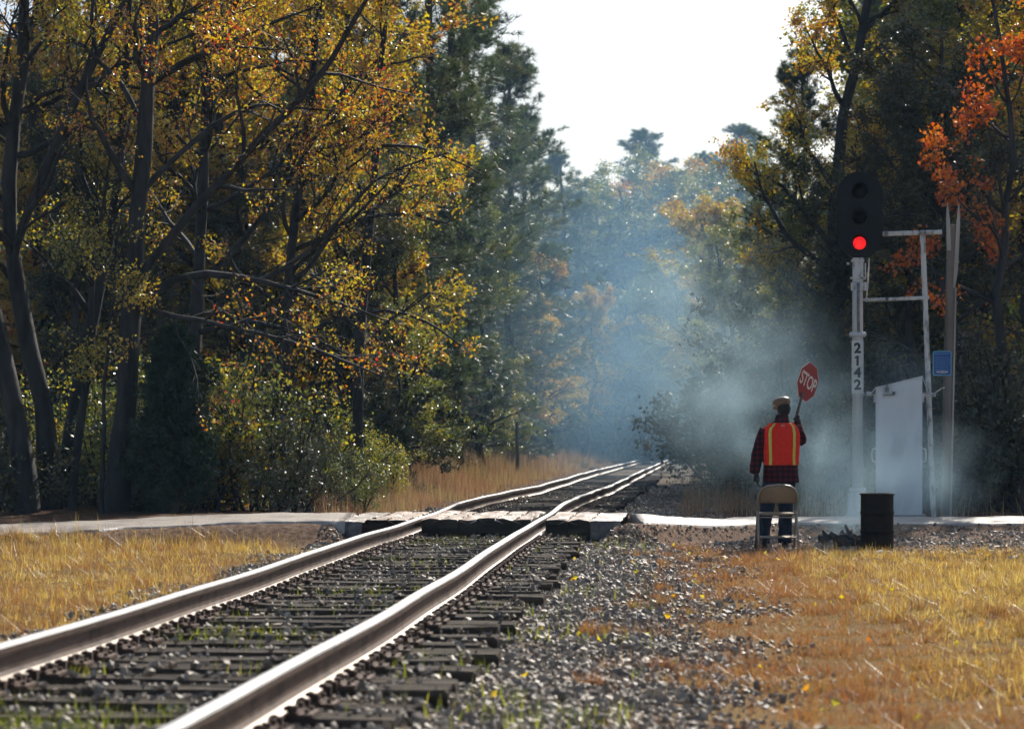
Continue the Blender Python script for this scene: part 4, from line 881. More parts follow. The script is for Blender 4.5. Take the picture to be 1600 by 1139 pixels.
b = MB(); b.tube([S(1358, 404, .02), S(1356, 440, .02), S(1353, 472, .02)], [(.012, .045)] * 3, 4); b.build('hanger_bar', WHITE_W, sig)
b = MB(); b.tube([S(1455, 618, -.02), S(1462, 612, -.03), S(1470, 607, -.02), S(1474, 606, .02)], .008, 6); b.build('cable', FLAKE, sig)

# ---- white relay cabinet
CY = 34.15; CG = FPX / CY
cx0 = (1404.5 - 800) / CG; cz0 = float(ground_z(cx0, CY)); cab = tag(empty('relay_cabinet', (cx0, CY, cz0), -.17), 'tall narrow white metal relay cabinet with sloping roof beside the signal mast', 'cabinet')
CABW = mat_noise('cabinet_paint', (0.52, 0.53, 0.54), (0.74, 0.76, 0.78), 3.5, 0.5, bump=.12, bscale=25, detail=10, c3=(0.70, 0.71, 0.72), stretch=(1, 1, .4))
def czp(py): return CAM_Z - (py - HOR) / CG - cz0
w2 = 36 / CG; zl, zr_ = czp(607), czp(590)
b = MB(); V = np.array([(-w2, 0, .03), (w2, 0, .03), (w2, 0, zr_), (-w2, 0, zl), (-w2, .42, .03), (w2, .42, .03), (w2, .42, zr_), (-w2, .42, zl)], float)
b.add(V, [[(0, 1, 2, 3), (5, 4, 7, 6), (4, 0, 3, 7), (1, 5, 6, 2), (4, 5, 1, 0), (3, 2, 6, 7)]]); b.build('body', CABW, cab, bevel=.006)
rp_ = [(-w2 - .085, czp(616)), (-w2 - .004, czp(605.0)), (w2 + .002, czp(587.5)), (w2 + .085, czp(611))]
b = MB()
for (xa, za), (xb, zb_) in zip(rp_[:-1], rp_[1:]): b.loft([np.array([(xa, yv, za), (xb, yv, zb_), (xb, yv, zb_ - .018), (xa, yv, za - .018)]) for yv in (-.012, .46)])
b.build('roof', CABW, cab)
b = MB(); b.box((0, -.001, zl / 2), (w2 * 2 - .03, .006, zl - .05)); door = b.build('door', CABW, cab, bevel=.004)
b = MB(); p0 = np.array([(1386 - 1404.5) / CG, -.03, czp(609)]); b.box(p0, (.06, .05, .07)); b.box(p0 + (.10, .0, -.045), (.05, .04, .04)); b.box(p0 + (.03, .006, -.075), (.17, .03, .015)); b.box(p0 + (0, .005, .06), (.02, .02, .07)); b.build('latch', mat_noise('latch_metal', (.10, .1, .1), (.35, .35, .35), 15, .5, .4), door, bevel=.004)
for s_ in (-1, 1):
    b = MB(); hx = s_ * (w2 + .0); z0, z1 = czp(722), czp(700); b.tube([(hx, .12, z0), (hx + s_ * .05, .12, z0 + .02), (hx + s_ * .055, .12, (z0 + z1) / 2), (hx + s_ * .05, .12, z1 - .02), (hx, .12, z1)], .011, 8); b.build('handle', WHITE_W, cab, smooth=True)
    b = MB(); b.box((s_ * (w2 + .014), .1, czp(622)), (.028, .08, .12)); b.build('hinge', WHITE_W, cab, bevel=.004)
b = MB(); b.box((0, .21, .01), (w2 * 2 + .1, .55, .08)); b.build('plinth', mat_noise('concrete', (.22, .2, .18), (.36, .34, .32), 8, .8), cab, bevel=.01)

# ---- weathered post with blue notice
PY_ = 35.4; PG = FPX / PY_
pbx = (1475 - 800) / PG; pgz = float(ground_z(pbx, PY_)); post = tag(empty('wooden_post', (pbx, PY_, pgz)), 'weathered square wooden post with two split boards sticking up at its top', 'post')
GREYW = mat_noise('weathered_wood', (0.09, 0.075, 0.065), (0.21, 0.18, 0.155), 6, .85, bump=.8, bscale=24, stretch=(1, 1, .08), bdist=.01, c3=(0.16, 0.13, 0.11))
PALEW = mat_noise('pale_split_wood', (0.30, 0.27, 0.24), (0.52, 0.49, 0.45), 6, .7, bump=.6, bscale=24, stretch=(1, 1, .08), bdist=.008)
def P_(px, py, dy=0.0): return np.array([(px - 800) / PG - pbx, dy, CAM_Z - (py - HOR) / PG - pgz])
b = MB(); R = []
for px, py in ((1476, 815), (1479, 700), (1482, 560), (1485, 440), (1487, 352)):
    c = P_(px, py); R.append(np.array([c + (-.06, -.06, 0), c + (.055, -.06, 0), c + (.06, .06, 0), c + (-.06, .06, 0)]))
b.loft(R); b.build('shaft', GREYW, post, bevel=.008)
for pts in (((1479, 318), (1480, 345), (1481.5, 392)), ((1497, 320), (1496, 350), (1492.5, 420), (1489.5, 450))):
    b = MB(); R = []
    for k, (px, py) in enumerate(pts):
        c = P_(px, py); wd = (.006, .028, .032, .016)[k]; R.append(np.array([c + (-wd, -.075, 0), c + (wd, -.075, 0), c + (wd, -.055, 0), c + (-wd, -.055, 0)]))
    b.loft(R[::-1]); b.build('split_board', PALEW, post)
b = MB(); R = []
for px, py in ((1484.2, 812), (1487.2, 690), (1490, 560), (1492.5, 450)):
    c = P_(px, py); R.append(np.array([c + (-.012, -.05, 0), c + (.014, -.05, 0), c + (.014, .05, 0), c + (-.012, .05, 0)]))
b.loft(R); b.build('sunlit_edge_strip', PALEW, post)  # pale strip standing in for the sunlit right edge of the shaft
BLUE = plain('blue_sign', (0.010, 0.055, 0.30), .4); LBLUE = plain('pale_blue_print', (0.05, 0.30, 0.55), .4); OFFW = plain('sign_white', (.55, .60, .62), .5); REDP = plain('sign_red', (.35, .05, .08), .5); GREYP = plain('sign_grey', (.2, .22, .25), .5)
s0 = P_(1470.5, 568, -.085); W2, H2 = 29 / PG, 38.5 / PG
bs = tag(empty('notice_sign', tuple(np.array([pbx, PY_, pgz]) + s0)), 'small blue notice sign with light blue border and lines of print on the wooden post', 'sign')
def rrect(w, h, r, n=6):
    P = []
    for cx_, cz_, a0 in ((w / 2 - r, h / 2 - r, 0), (-w / 2 + r, h / 2 - r, 90), (-w / 2 + r, -h / 2 + r, 180), (w / 2 - r, -h / 2 + r, 270)):
        for a in np.radians(np.linspace(a0, a0 + 90, n)): P.append((cx_ + r * math.cos(a), 0, cz_ + r * math.sin(a)))
    return np.array(P)
def slab(w, h, r, y0, y1): b = MB(); R = rrect(w, h, r); return b.loft([R + (0, y1, 0), R + (0, y0, 0)])
slab(W2, H2, .03, 0, .006).build('border', plain('sign_border', (.12, .42, .62), .4), bs)
slab(W2 - .03, H2 - .03, .02, -.003, -.0005).build('panel', BLUE, bs)
rg = np.random.default_rng(77)
for k, zc in enumerate((.145, .088, .050, .015, -.02, -.058, -.095)):
    x = -.115 + (.01 if k else 0); 
    while x < .105:                                                        # illegible words
        l = rg.uniform(.02, .05) * (1.3 if k == 0 else 1); l = min(l, .115 - x)
        if l > .008: b = MB(); b.box((x + l / 2, -.0045, zc), (l, .002, .016 if k == 0 else .011)); b.build('printed_word', LBLUE, bs)
        x += l + .012
b = MB(); a = np.linspace(0, 2 * math.pi, 24, endpoint=False); R = np.stack([.095 * np.cos(a), 0 * a, .018 * np.sin(a) - .132], 1); b.loft([R + (0, -.0035, 0), R + (0, -.0055, 0)]); emb = b.build('oval_emblem', OFFW, bs)
for x, m_ in ((-.03, REDP), (.028, GREYP)):
    b = MB(); b.box((x, -.0065, -.132), (.045, .001, .012)); b.build('emblem_mark', m_, emb)

# ---- oil drum
by = 27.1; BG = FPX / by; bx_ = (1370.5 - 800) / BG; bz_ = float(ground_z(bx_, by))
drum = tag(empty('oil_drum', (bx_, by, bz_)), 'black burnt metal drum standing in the grass beside the smoking fire', 'drum')
bh = (CAM_Z - (771 - HOR) / BG) - bz_; br_ = 26.5 / BG
DRUM = mat_noise('burnt_black_steel', (0.006, 0.006, 0.007), (0.018, 0.014, 0.012), 6, .7, .0, bump=.2, bscale=22, c3=(0.022, 0.012, 0.008), spec=.12)
b = MB(); prf = []
for h in np.linspace(0, bh - .012, 40):
    t = h / bh; bead = .012 * sum(math.exp(-((t - q) / .016) ** 2) for q in (.335, .665)); prf.append((br_ - .008 + bead + .0008 * math.sin(t * 40), h))
prf = [(br_ - .03, 0.004), (br_, 0), (br_, .02)] + prf[2:] + [(br_ - .010, bh - .02), (br_ - .014, .05), (0.01, .045)]
b.lathe(prf, sides=40, cap=True); b.build('shell', DRUM, drum, smooth=True)
b = MB(); a = np.linspace(0, 2 * math.pi, 33); b.tube([((br_ - .004) * math.cos(t), (br_ - .004) * math.sin(t), bh - .006) for t in a], .011, 8, cap=False); b.build('rim', DRUM, drum, smooth=True)

# ---- smouldering fire
fy = 27.3; FG = FPX / fy; fx = (1310 - 800) / FG; fz = float(ground_z(fx, fy))
fire = tag(empty('smouldering_fire', (fx, fy, fz + .02)), 'smouldering heap of charred sticks and ash on the ground left of the drum', 'fire'); fire.scale = (1.05, 1.0, 1.5)
CHAR = mat_noise('charred_wood', (0.008, 0.008, 0.009), (0.05, 0.048, 0.046), 12, .7, bump=1.0, bscale=40, stretch=(1, 1, .3)); ASH = mat_noise('ash', (0.08, 0.075, 0.07), (0.34, 0.33, 0.32), 9, .95, bump=1.0, bscale=30, bdist=.03)
X, Yg = np.meshgrid(np.linspace(-.34, .34, 30), np.linspace(-.3, .3, 24)); r_ = np.hypot(X / .32, Yg / .27); Z = .10 * np.clip(1 - r_, 0, 1) ** .8 * (1 + .5 * wob(X, Yg, 9)) - .02 * (r_ > 1)
q = (np.arange(23)[:, None] * 30 + np.arange(29)).ravel(); link('ash_heap', make_mesh('ash_heap', np.stack([X, Yg, Z], -1).reshape(-1, 3), [np.stack([q, q + 1, q + 31, q + 30], 1)], ASH, smooth=True), fire)
rg = np.random.default_rng(91)
for k in range(22):
    a = rg.uniform(0, 6.28); l = rg.uniform(.10, .26); c = np.array([rg.uniform(-.2, .2), rg.uniform(-.18, .12), rg.uniform(.03, .10)]); d_ = np.array([math.cos(a), math.sin(a) * .5, rg.uniform(-.25, .45)]); d_ /= np.linalg.norm(d_)
    n = 6; pts = c + np.outer(np.linspace(-.4, .6, n), d_) * l + rg.normal(0, .006, (n, 3)); pts[:, 2] = np.maximum(pts[:, 2], .015)
    b = MB(); b.tube(pts, rg.uniform(.02, .045) * np.linspace(1, .55, n) * rg.uniform(.85, 1.1, n), 7); b.build('charred_stick', CHAR, fire)

# ---- folding chair, back towards us
hy = 26.55; HG = FPX / hy; hx_ = (1216 - 800) / HG; hz_ = float(ground_z(hx_, hy))
chair = tag(empty('folding_chair', (hx_, hy, hz_)), 'tan metal folding chair with curved back, standing behind the person', 'chair')
TAN = mat_noise('tan_enamel', (0.22, 0.165, 0.115), (0.30, 0.23, 0.16), 5, .38, .15, bump=.05, bscale=30)
TANF = mat_noise('beige_tube', (0.26, 0.22, 0.17), (0.36, 0.31, 0.25), 8, .35, .4, bump=.05)
# back frame: one inverted U that runs down to the front feet (away from us); rear legs come towards us
zb = .775; hw = .225
arch = [(-hw, .37, .0), (-hw, .22, .30), (-hw, .05, .60), (-hw + .005, .02, .66), (-hw + .035, .008, .73), (-hw + .10, .0, zb - .012), (0, 0, zb), (hw - .10, 0, zb - .012), (hw - .035, .008, .73), (hw - .005, .02, .66), (hw, .05, .60), (hw, .22, .30), (hw, .37, 0)]
arch = np.array(arch); b = MB(); b.tube(arch, .013, 10); b.build('back_frame', TANF, chair, smooth=True)
for s_ in (-1, 1):
    b = MB(); b.tube([(s_ * (hw + .004), -.06, 0), (s_ * (hw + .002), .02, .22), (s_ * hw * .98, .10, .43), (s_ * hw * .97, .12, .47)], .013, 10); leg = b.build('leg', TANF, chair, smooth=True)
    b = MB(); b.lathe([(.018, -.002), (.019, .03), (.013, .034)], (s_ * (hw + .004), -.06, 0), 12); b.build('foot_cap', plain('rubber', (.02, .02, .02), .7) if s_ < 0 else bpy.data.materials['rubber'], leg)
# curved back panel
b = MB(); R = []; nseg = 15
for f_, off in ((0, 0), (1, .006)):
    pass
rowsV = []
for zf in np.linspace(0, 1, 7):
    z = .565 + zf * (zb - .575); hwz = (hw - .008) if z < .66 else (hw - .008) * math.sqrt(max(.02, 1 - ((z - .66) / (zb - .655)) ** 2.4))
    rowsV.append(np.array([(u * hwz, -.035 * (1 - u * u) * .8 + .02 + .045 * (1 - zf), z) for u in np.linspace(-1, 1, nseg)]))
fr = np.array(rowsV); bk = fr + np.array([0, .012, 0]); n = nseg; m = 7
V = np.concatenate([fr.reshape(-1, 3), bk.reshape(-1, 3)]); q = (np.arange(m - 1)[:, None] * n + np.arange(n - 1)).ravel(); F = np.stack([q, q + 1, q + n + 1, q + n], 1)
edge = np.concatenate([np.arange(n), np.arange(1, m) * n + n - 1, (m - 1) * n + np.arange(n - 2, -1, -1), np.arange(m - 2, 0, -1) * n]); e2 = np.roll(edge, -1); K = m * n
b.add(V, [F, F[:, ::-1] + K, np.stack([edge, edge + K, e2 + K, e2], 1)]); b.build('backrest', TAN, chair, smooth=True)
b = MB(); R = rrect(.40, .40, .05); Rz = np.stack([R[:, 0], R[:, 2] + .28, 0 * R[:, 0]], 1); b.loft([Rz * (.97, 1, 1) + (0, 0, .425), Rz + (0, 0, .435), Rz + (0, 0, .448), Rz * (.9, .9, 1) + (0, .028, .452)]); b.build('seat', TAN, chair)
for yy_, zz in ((.0, .17), (.285, .17), (.09, .40)):
    b = MB(); b.tube([(-hw, yy_, zz), (0, yy_, zz), (hw, yy_, zz)], .008, 8); b.build('crossbar', TANF, chair, smooth=True)

# ---- person holding the sign (seen from behind)
py_ = 27.35; QG = FPX / py_; qx = (1219 - 800) / QG; qz = float(ground_z(qx, py_))
man = tag(empty('person', (qx, py_, qz)), 'person seen from behind in red safety vest, plaid jacket and tan cap', 'person')
def fuse(o, vox, smooth=6):
    r = o.modifiers.new('skin', 'REMESH'); r.mode = 'VOXEL'; r.voxel_size = vox; r.use_smooth_shade = True
    s_ = o.modifiers.new('soft', 'SMOOTH'); s_.iterations = smooth; s_.factor = .5
SKIN = mat_noise('skin', (0.045, 0.025, 0.018), (0.08, 0.045, 0.032), 20, .5, bump=.1); GLOVE = mat_noise('dark_glove', (0.010, 0.010, 0.012), (0.03, 0.03, 0.034), 25, .7, bump=.4)
def ering(c, rx, ry, n=24, pw=2.3):
    a = np.linspace(0, 2 * math.pi, n, endpoint=False); ca_, sa_ = np.cos(a), np.sin(a)
    return np.stack([c[0] + rx * np.sign(ca_) * np.abs(ca_) ** (2 / pw), c[1] + ry * np.sign(sa_) * np.abs(sa_) ** (2 / pw), np.full(n, c[2])], 1)
HAND_R, HAND_L = np.array([.215, .235, 1.555]), np.array([-.275, .05, .835])
HD = np.array([.04, .015, 1.675])
b = MB()                                                                     # one continuous body
b.ell(HD, (.076, .096, .118), 18, 12); b.tube([HD + (0, -.005, -.08), (.03, -.005, 1.53), (.015, 0, 1.45)], [.058, .062, .075], 14)
hr = np.array([-.35, .94, 0]); hs = np.array([.94, .35, 0])                       # face turned a little to the left, away from us
b.ell(HD + hr * .10 + (0, 0, -.012), (.014, .018, .022)); b.ell(HD + hr * .07 + (0, 0, -.075), (.045, .035, .035)); b.ell(HD + hr * .093 + (0, 0, -.050), (.024, .010, .008))
for s_ in (-1, 1): b.ell(HD + hs * s_ * .076 + (0, 0, -.01), (.010, .020, .030)); b.ell(HD + hr * .085 + hs * s_ * .03 + (0, 0, .012), (.012, .010, .009))
b.loft([ering((.0, 0, z), rx, ry) for z, rx, ry in ((.84, .15, .10), (.95, .155, .105), (1.1, .15, .10), (1.3, .165, .11), (1.42, .16, .10), (1.48, .09, .07))])
armL = np.array([(-.17, 0, 1.42), (-.225, -.01, 1.25), (-.265, -.005, 1.10), (-.28, .02, .98), (-.278, .045, .89)]); armR = np.array([(.18, 0, 1.42), (.235, .05, 1.34), (.265, .11, 1.285), (.262, .145, 1.30), (.245, .19, 1.40), (.222, .225, 1.505)])
b.tube(armL, [.052, .046, .042, .036, .028], 12); b.tube(armR, [.052, .046, .043, .042, .036, .028], 12)
for h_, foot in ((-.09, (-.205, .03)), (.085, (.055, 0))):
    b.tube([(h_, 0, .90), ((h_ * .6 + foot[0] * .4), .005, .66), ((h_ * .35 + foot[0] * .65), .0, .46), (foot[0], foot[1], .10), (foot[0], foot[1], .03)], [.088, .078, .056, .042, .045], 14)
body = b.build('body', SKIN, man); fuse(body, .009, 3)
# gloved hands, five fingers each
def hand(c, along_, out, curl, side, name):
    b = MB(); a_ = np.array(along_, float); a_ /= np.linalg.norm(a_); o_ = np.array(out, float); o_ -= a_ * (o_ @ a_); o_ /= np.linalg.norm(o_); n_ = np.cross(a_, o_) * side
    b.tube([c - a_ * .06, c - a_ * .02, c + a_ * .03], [(.026, .022), (.038, .022), (.040, .019)], 12)
    for k in range(4):
        u = (k - 1.5) * .021; l = (.068, .078, .074, .058)[k]; p = c + a_ * .028 + o_ * u; pts = [p]; d_ = a_.copy(); ang = 0
        for seg in (.42, .33, .25):
            ang += curl; d_ = a_ * math.cos(ang) + n_ * math.sin(ang); p = p + d_ * l * seg; pts.append(p)
        b.tube(pts, [.0105, .010, .009, .0075], 8)
    p = c - a_ * .02 + o_ * -.034; d1 = a_ * .55 - o_ * .6 + n_ * .5 * min(1, curl); d1 /= np.linalg.norm(d1); p2 = p + d1 * .035; d2 = a_ * .8 + n_ * .6 * min(1, curl) - o_ * .1; d2 /= np.linalg.norm(d2); b.tube([p, p2, p2 + d2 * .03, p2 + d2 * .045], [.014, .012, .010, .008], 8)
    o = b.build(name, GLOVE, man); fuse(o, .0045, 2); return o
hand(HAND_L, (.05, .12, -1), (0, 1, 0), .28, 1, 'glove')
STK_D = np.array([.16, .12, .97]); STK_D /= np.linalg.norm(STK_D)
hand(HAND_R + np.array([.012, -.02, -.01]), (-.35, .55, .75), STK_D, 1.25, 1, 'glove')
def plaid():
    m, t, N, L = nt('plaid_wool'); out = N('OutputMaterial'); p = N('BsdfPrincipled'); L(p.outputs[0], out.inputs[0]); p.inputs['Roughness'].default_value = .9; p.inputs['Specular IOR Level'].default_value = .15
    tc = N('TexCoord'); sp = N('SeparateXYZ'); L(tc.outputs['Object'], sp.inputs[0])
    def band(src):
        f = N('Math', operation='MULTIPLY'); f.inputs[1].default_value = 1 / .065; L(src, f.inputs[0]); g = N('Math', operation='FRACT'); L(f.outputs[0], g.inputs[0]); h = N('Math', operation='GREATER_THAN'); h.inputs[1].default_value = .5; L(g.outputs[0], h.inputs[0]); return h.outputs[0]
    ad = N('Math', operation='ADD'); L(band(sp.outputs['X']), ad.inputs[0]); L(band(sp.outputs['Z']), ad.inputs[1]); hf = N('Math', operation='MULTIPLY'); hf.inputs[1].default_value = .5; L(ad.outputs[0], hf.inputs[0])
    r = N('ValToRGB'); r.color_ramp.interpolation = 'CONSTANT'; ramp(r, [(0, (.012, .008, .011)), (.4, (.045, .008, .013)), (.9, (.11, .012, .02))]); L(hf.outputs[0], r.inputs[0])
    no = N('TexNoise'); no.inputs['Scale'].default_value = 90; L(tc.outputs['Object'], no.inputs['Vector']); bu = N('Bump'); bu.inputs['Strength'].default_value = .5; bu.inputs['Distance'].default_value = .006; L(no.outputs[0], bu.inputs['Height']); L(bu.outputs[0], p.inputs['Normal']); L(r.outputs[0], p.inputs['Base Color']); return m
b = MB()
TOR = ((.795, .215, .150), (.86, .212, .148), (.98, .205, .140), (1.10, .200, .135), (1.25, .208, .135), (1.38, .212, .128), (1.44, .195, .118), (1.49, .135, .098), (1.525, .085, .085), (1.565, .078, .082), (1.60, .07, .075))
def tor_c(z): return np.array([.008 + .01 * (z > 1.45), 0, z])
b.loft([ering(tor_c(z), rx, ry) for z, rx, ry in TOR])
b.tube(np.concatenate([armL[:-1], [(-.285, .04, .905)]]) + np.array([(-.0, 0, .0), (-.012, 0, 0), (-.012, 0, 0), (-.015, 0, 0), (-.012, 0, 0)]), [.078, .076, .072, .066, .056], 16)
b.tube(armR[:-1].tolist() + [armR[-1].tolist()], [.080, .076, .072, .070, .062, .050], 16)
jk = b.build('jacket', plaid(), man); fuse(jk, .010, 4)
nf = jk.modifiers.new('folds', 'DISPLACE'); tx = bpy.data.textures.new('folds', 'CLOUDS'); tx.noise_scale = .09; nf.texture = tx; nf.strength = .018; nf.mid_level = .5
# trousers
b = MB(); b.loft([ering((0, 0, z), rx, ry) for z, rx, ry in ((.74, .165, .115), (.82, .185, .128), (.90, .18, .125))])
for h_, foot in ((-.092, (-.205, .03)), (.085, (.055, 0))):
    b.tube([(h_, 0, .86), ((h_ * .6 + foot[0] * .4), .005, .64), ((h_ * .35 + foot[0] * .65), .0, .44), ((h_ * .1 + foot[0] * .9), foot[1] * .7, .22), (foot[0], foot[1] - .01, .075)], [(.105, .11), (.095, .10), (.082, .085), (.078, .08), (.082, .088)], 16)
tr_ = b.build('trousers', mat_noise('dark_denim', (0.010, 0.014, 0.030), (0.022, 0.030, 0.055), 12, .85, bump=.3, bscale=60, spec=.2), man); fuse(tr_, .010, 4)
nf = tr_.modifiers.new('folds', 'DISPLACE'); nf.texture = tx; nf.strength = .02; nf.mid_level = .5
LEATHER = mat_noise('black_leather', (0.010, 0.010, 0.010), (0.025, 0.023, 0.02), 20, .35, bump=.1)
for fxx, fyy, tw in ((-.21, .05, -.25), (.058, .02, .15)):
    b = MB(); ca_, sa_ = math.cos(tw), math.sin(tw); R = []
    for t, w_s, h_s in ((-.12, .028, .05), (-.10, .040, .085), (-.04, .042, .095), (.04, .046, .075), (.11, .046, .055), (.155, .030, .038)):
        a = np.linspace(0, 2 * math.pi, 14, endpoint=False); lx, lz = w_s * np.cos(a), np.maximum(h_s / 2 + h_s / 2 * np.sin(a) * 1.05, .0); R.append(np.stack([fxx + lx * ca_ - (t) * sa_ * -1, fyy + lx * -sa_ + t * ca_, lz + .0], 1))
    b.loft(R); b.build('shoe', LEATHER, man, smooth=True)
b = MB(); b.ell(HD + hr * -.012 + (0, 0, -.004), (.080, .096, .100), 18, 12); b.build('hair', mat_noise('dark_hair', (.006, .005, .005), (.016, .013, .012), 60, .8, bump=.8, bscale=120), man, smooth=True)
# cap
b = MB(); cc = HD + np.array([-.012, .015, .062]); cr = Matrix.Rotation(math.radians(18), 3, 'Z') @ Matrix.Rotation(math.radians(-8), 3, 'X') @ Matrix.Rotation(math.radians(-9), 3, 'Y')
Mx = np.array(cr); R = []
a = np.linspace(0, 2 * math.pi, 28, endpoint=False)
for rx, ry, z, ox in ((.080, .100, -.035, 0), (.090, .108, -.020, 0), (.108, .128, .012, .012), (.106, .128, .034, .018), (.085, .105, .058, .016), (.050, .062, .070, .010), (.012, .014, .073, .01)):
    P = np.stack([rx * np.cos(a), ry * np.sin(a) + ox, np.full(28, z) - .012 * np.maximum(np.sin(a), 0) * (z > 0)], 1); R.append(P @ Mx.T + cc)
b.loft(R); cap = b.build('cap', mat_noise('tan_cap_cloth', (0.13, 0.08, 0.05), (0.21, 0.14, 0.09), 14, .4, bump=.3, bscale=70), man, smooth=True)
b = MB(); R = []
for t in np.linspace(0, 1, 6):
    w_s = .085 * math.sqrt(max(.05, 1 - t ** 2)); aa = np.array([(-w_s, 0), (0, .004), (w_s, 0), (w_s, -.006), (0, -.002), (-w_s, -.006)]); P = np.stack([aa[:, 0], np.full(6, .085 + t * .075), aa[:, 1] - .02 - .03 * t], 1); R.append(P @ Mx.T + cc)
b.loft(R); b.build('brim', bpy.data.materials['tan_cap_cloth'], cap)
# vest: back and front panels over the shoulders
def tor_at(z): 
    zs_ = [t[0] for t in TOR]; return np.interp(z, zs_, [t[1] for t in TOR]), np.interp(z, zs_, [t[2] for t in TOR])
VESTM = mat_noise('vest_mesh_cloth', (0.78, 0.028, 0.014), (0.88, 0.042, 0.018), 20, .75, bump=.15, bscale=140, spec=.2)
def vest_grid(z0, z1, a_half, sgn, off=.016, nz=26, na=25, a0=None, a1=None):
    V = []
    for z in np.linspace(z0, z1, nz):
        rx, ry = tor_at(z); rx += off; ry += off; ah = a_half
        if a0 is None:
            rnd = min(1, (z - z0) / .06) ; ah = a_half * (1 - .10 * (1 - math.sqrt(max(0, 1 - (1 - rnd) ** 2)))); aa = np.linspace(-ah, ah, na) 
        else: aa = np.linspace(a0, a1, na)
        s_, c_ = np.sin(aa), np.cos(aa); pw = 2 / 2.3
        V.append(np.stack([tor_c(z)[0] + rx * np.sign(s_) * np.abs(s_) ** pw, -sgn * ry * np.sign(c_) * np.abs(c_) ** pw, np.full(na, z)], 1))
    V = np.array(V); q = (np.arange(nz - 1)[:, None] * na + np.arange(na - 1)).ravel(); F = np.stack([q, q + 1, q + na + 1, q + na], 1)
    return V.reshape(-1, 3), F if sgn > 0 else F[:, ::-1]
vz0 = 1.0
parts = [vest_grid(vz0, 1.50, 1.22, 1), vest_grid(vz0 + .02, 1.50, 1.22, -1)]
V, F = merge(parts); vest = link('vest', make_mesh('vest', V, [F], VESTM, smooth=True), man); so = vest.modifiers.new('cloth', 'SOLIDIFY'); so.thickness = .004; so.offset = 1
nf = vest.modifiers.new('folds', 'DISPLACE'); nf.texture = tx; nf.strength = .016; nf.mid_level = .5
YELS = mat_noise('lime_yellow_tape', (0.66, 0.58, 0.02), (0.80, 0.70, 0.03), 30, .5, bump=.05); SILV = plain('silver_tape', (.62, .58, .34), .4, .1)
for ac in (-.60, .62):
    for sgn in (1, -1):
        V, F = vest_grid(vz0 + .004, 1.495, 0, sgn, .0245, 26, 5, ac - .095, ac + .095); s1 = link('yellow_stripe', make_mesh('yellow_stripe', V, [F], YELS, smooth=True), vest)
        V, F = vest_grid(vz0 + .006, 1.49, 0, sgn, .0275, 26, 3, ac - .022, ac + .022); link('reflective_band', make_mesh('reflective_band', V, [F], SILV, smooth=True), vest)
V, F = vest_grid(1.455, 1.482, 0, 1, .0225, 4, 6, -.10, .09); link('care_label', make_mesh('care_label', V, [F], plain('label_cloth', (.78, .20, .14), .8), smooth=True), vest)

# ---- stop paddle in the raised hand
hand_w = np.array([qx, py_, qz]) + HAND_R
pad = tag(empty('stop_paddle', tuple(hand_w)), 'red octagonal stop paddle held up on a grey stick by the person', 'sign')
u = np.array([.55, .76, -.35]); u /= np.linalg.norm(u); v = np.array([.36, .25, .86]); v -= u * (u @ v); v /= np.linalg.norm(v); nrm = np.cross(u, v)
sc_ = ((1262 - 800) / FPX * (py_ + .3), py_ + .3, CAM_Z - (597 - HOR) / FPX * (py_ + .3)); cen = np.array(sc_) - hand_w
def octo(r, off): 
    a = np.radians(np.arange(8) * 45 + 22.5); return np.stack([cen + r * (math.cos(t) * u + math.sin(t) * v) + nrm * off for t in a])
Rr = .2285 / math.cos(math.radians(22.5))
b = MB(); b.loft([octo(Rr, -.003), octo(Rr, .003)]); b.build('border', plain('paddle_border', (.55, .50, .50), .5), pad)
REDS = mat_noise('red_sign_face', (0.27, 0.004, 0.010), (0.33, 0.006, 0.014), 6, .5, bump=.02)
b = MB(); b.loft([octo(Rr - .010, .0035), octo(Rr - .010, .0055)]); b.build('face', REDS, pad)
b = MB(); b.loft([octo(Rr - .010, -.0055), octo(Rr - .010, -.0035)]); b.build('face', REDS, pad)
tm = link('lettering', text_mesh('lettering', 'STOP', .215, plain('sign_letter_white', (.72, .68, .64), .5), .0008, .004, spacing=.95), pad)
M4 = Matrix.Identity(4)
for r_ in range(3): M4[r_][0] = u[r_] * .78; M4[r_][1] = v[r_] * 1.05; M4[r_][2] = nrm[r_]; M4[r_][3] = (cen + nrm * .0075)[r_]
tm.matrix_local = M4
top = np.array([(1251.5 - 800) / FPX * (py_ + .22), py_ + .22, CAM_Z - (618 - HOR) / FPX * (py_ + .22)]) - hand_w
# the stick runs from below the hand to the lower corner of the face
top = cen - .155 * v - .06 * u + nrm * .016; dirn = top / np.linalg.norm(top)
b = MB(); b.tube([-dirn * .10, top * .4, top * .8, top], .016, 10); b.build('stick', mat_noise('grey_stick', (.05, .055, .06), (.12, .125, .135), 10, .5), pad, smooth=True)

# ---- old fence post beyond the crossing
fp = on_ground(808, 70); b = MB(); b.tube([(0, 0, -.1), (.008, 0, .8), (-.006, 0, 1.5), (0, 0, 1.72)], [.06, .057, .055, .045], 8); o = b.build('fence_post', GREYW, None, fp, smooth=False); tag(o, 'thin dark post standing in the dry grass left of the far rails', 'post')
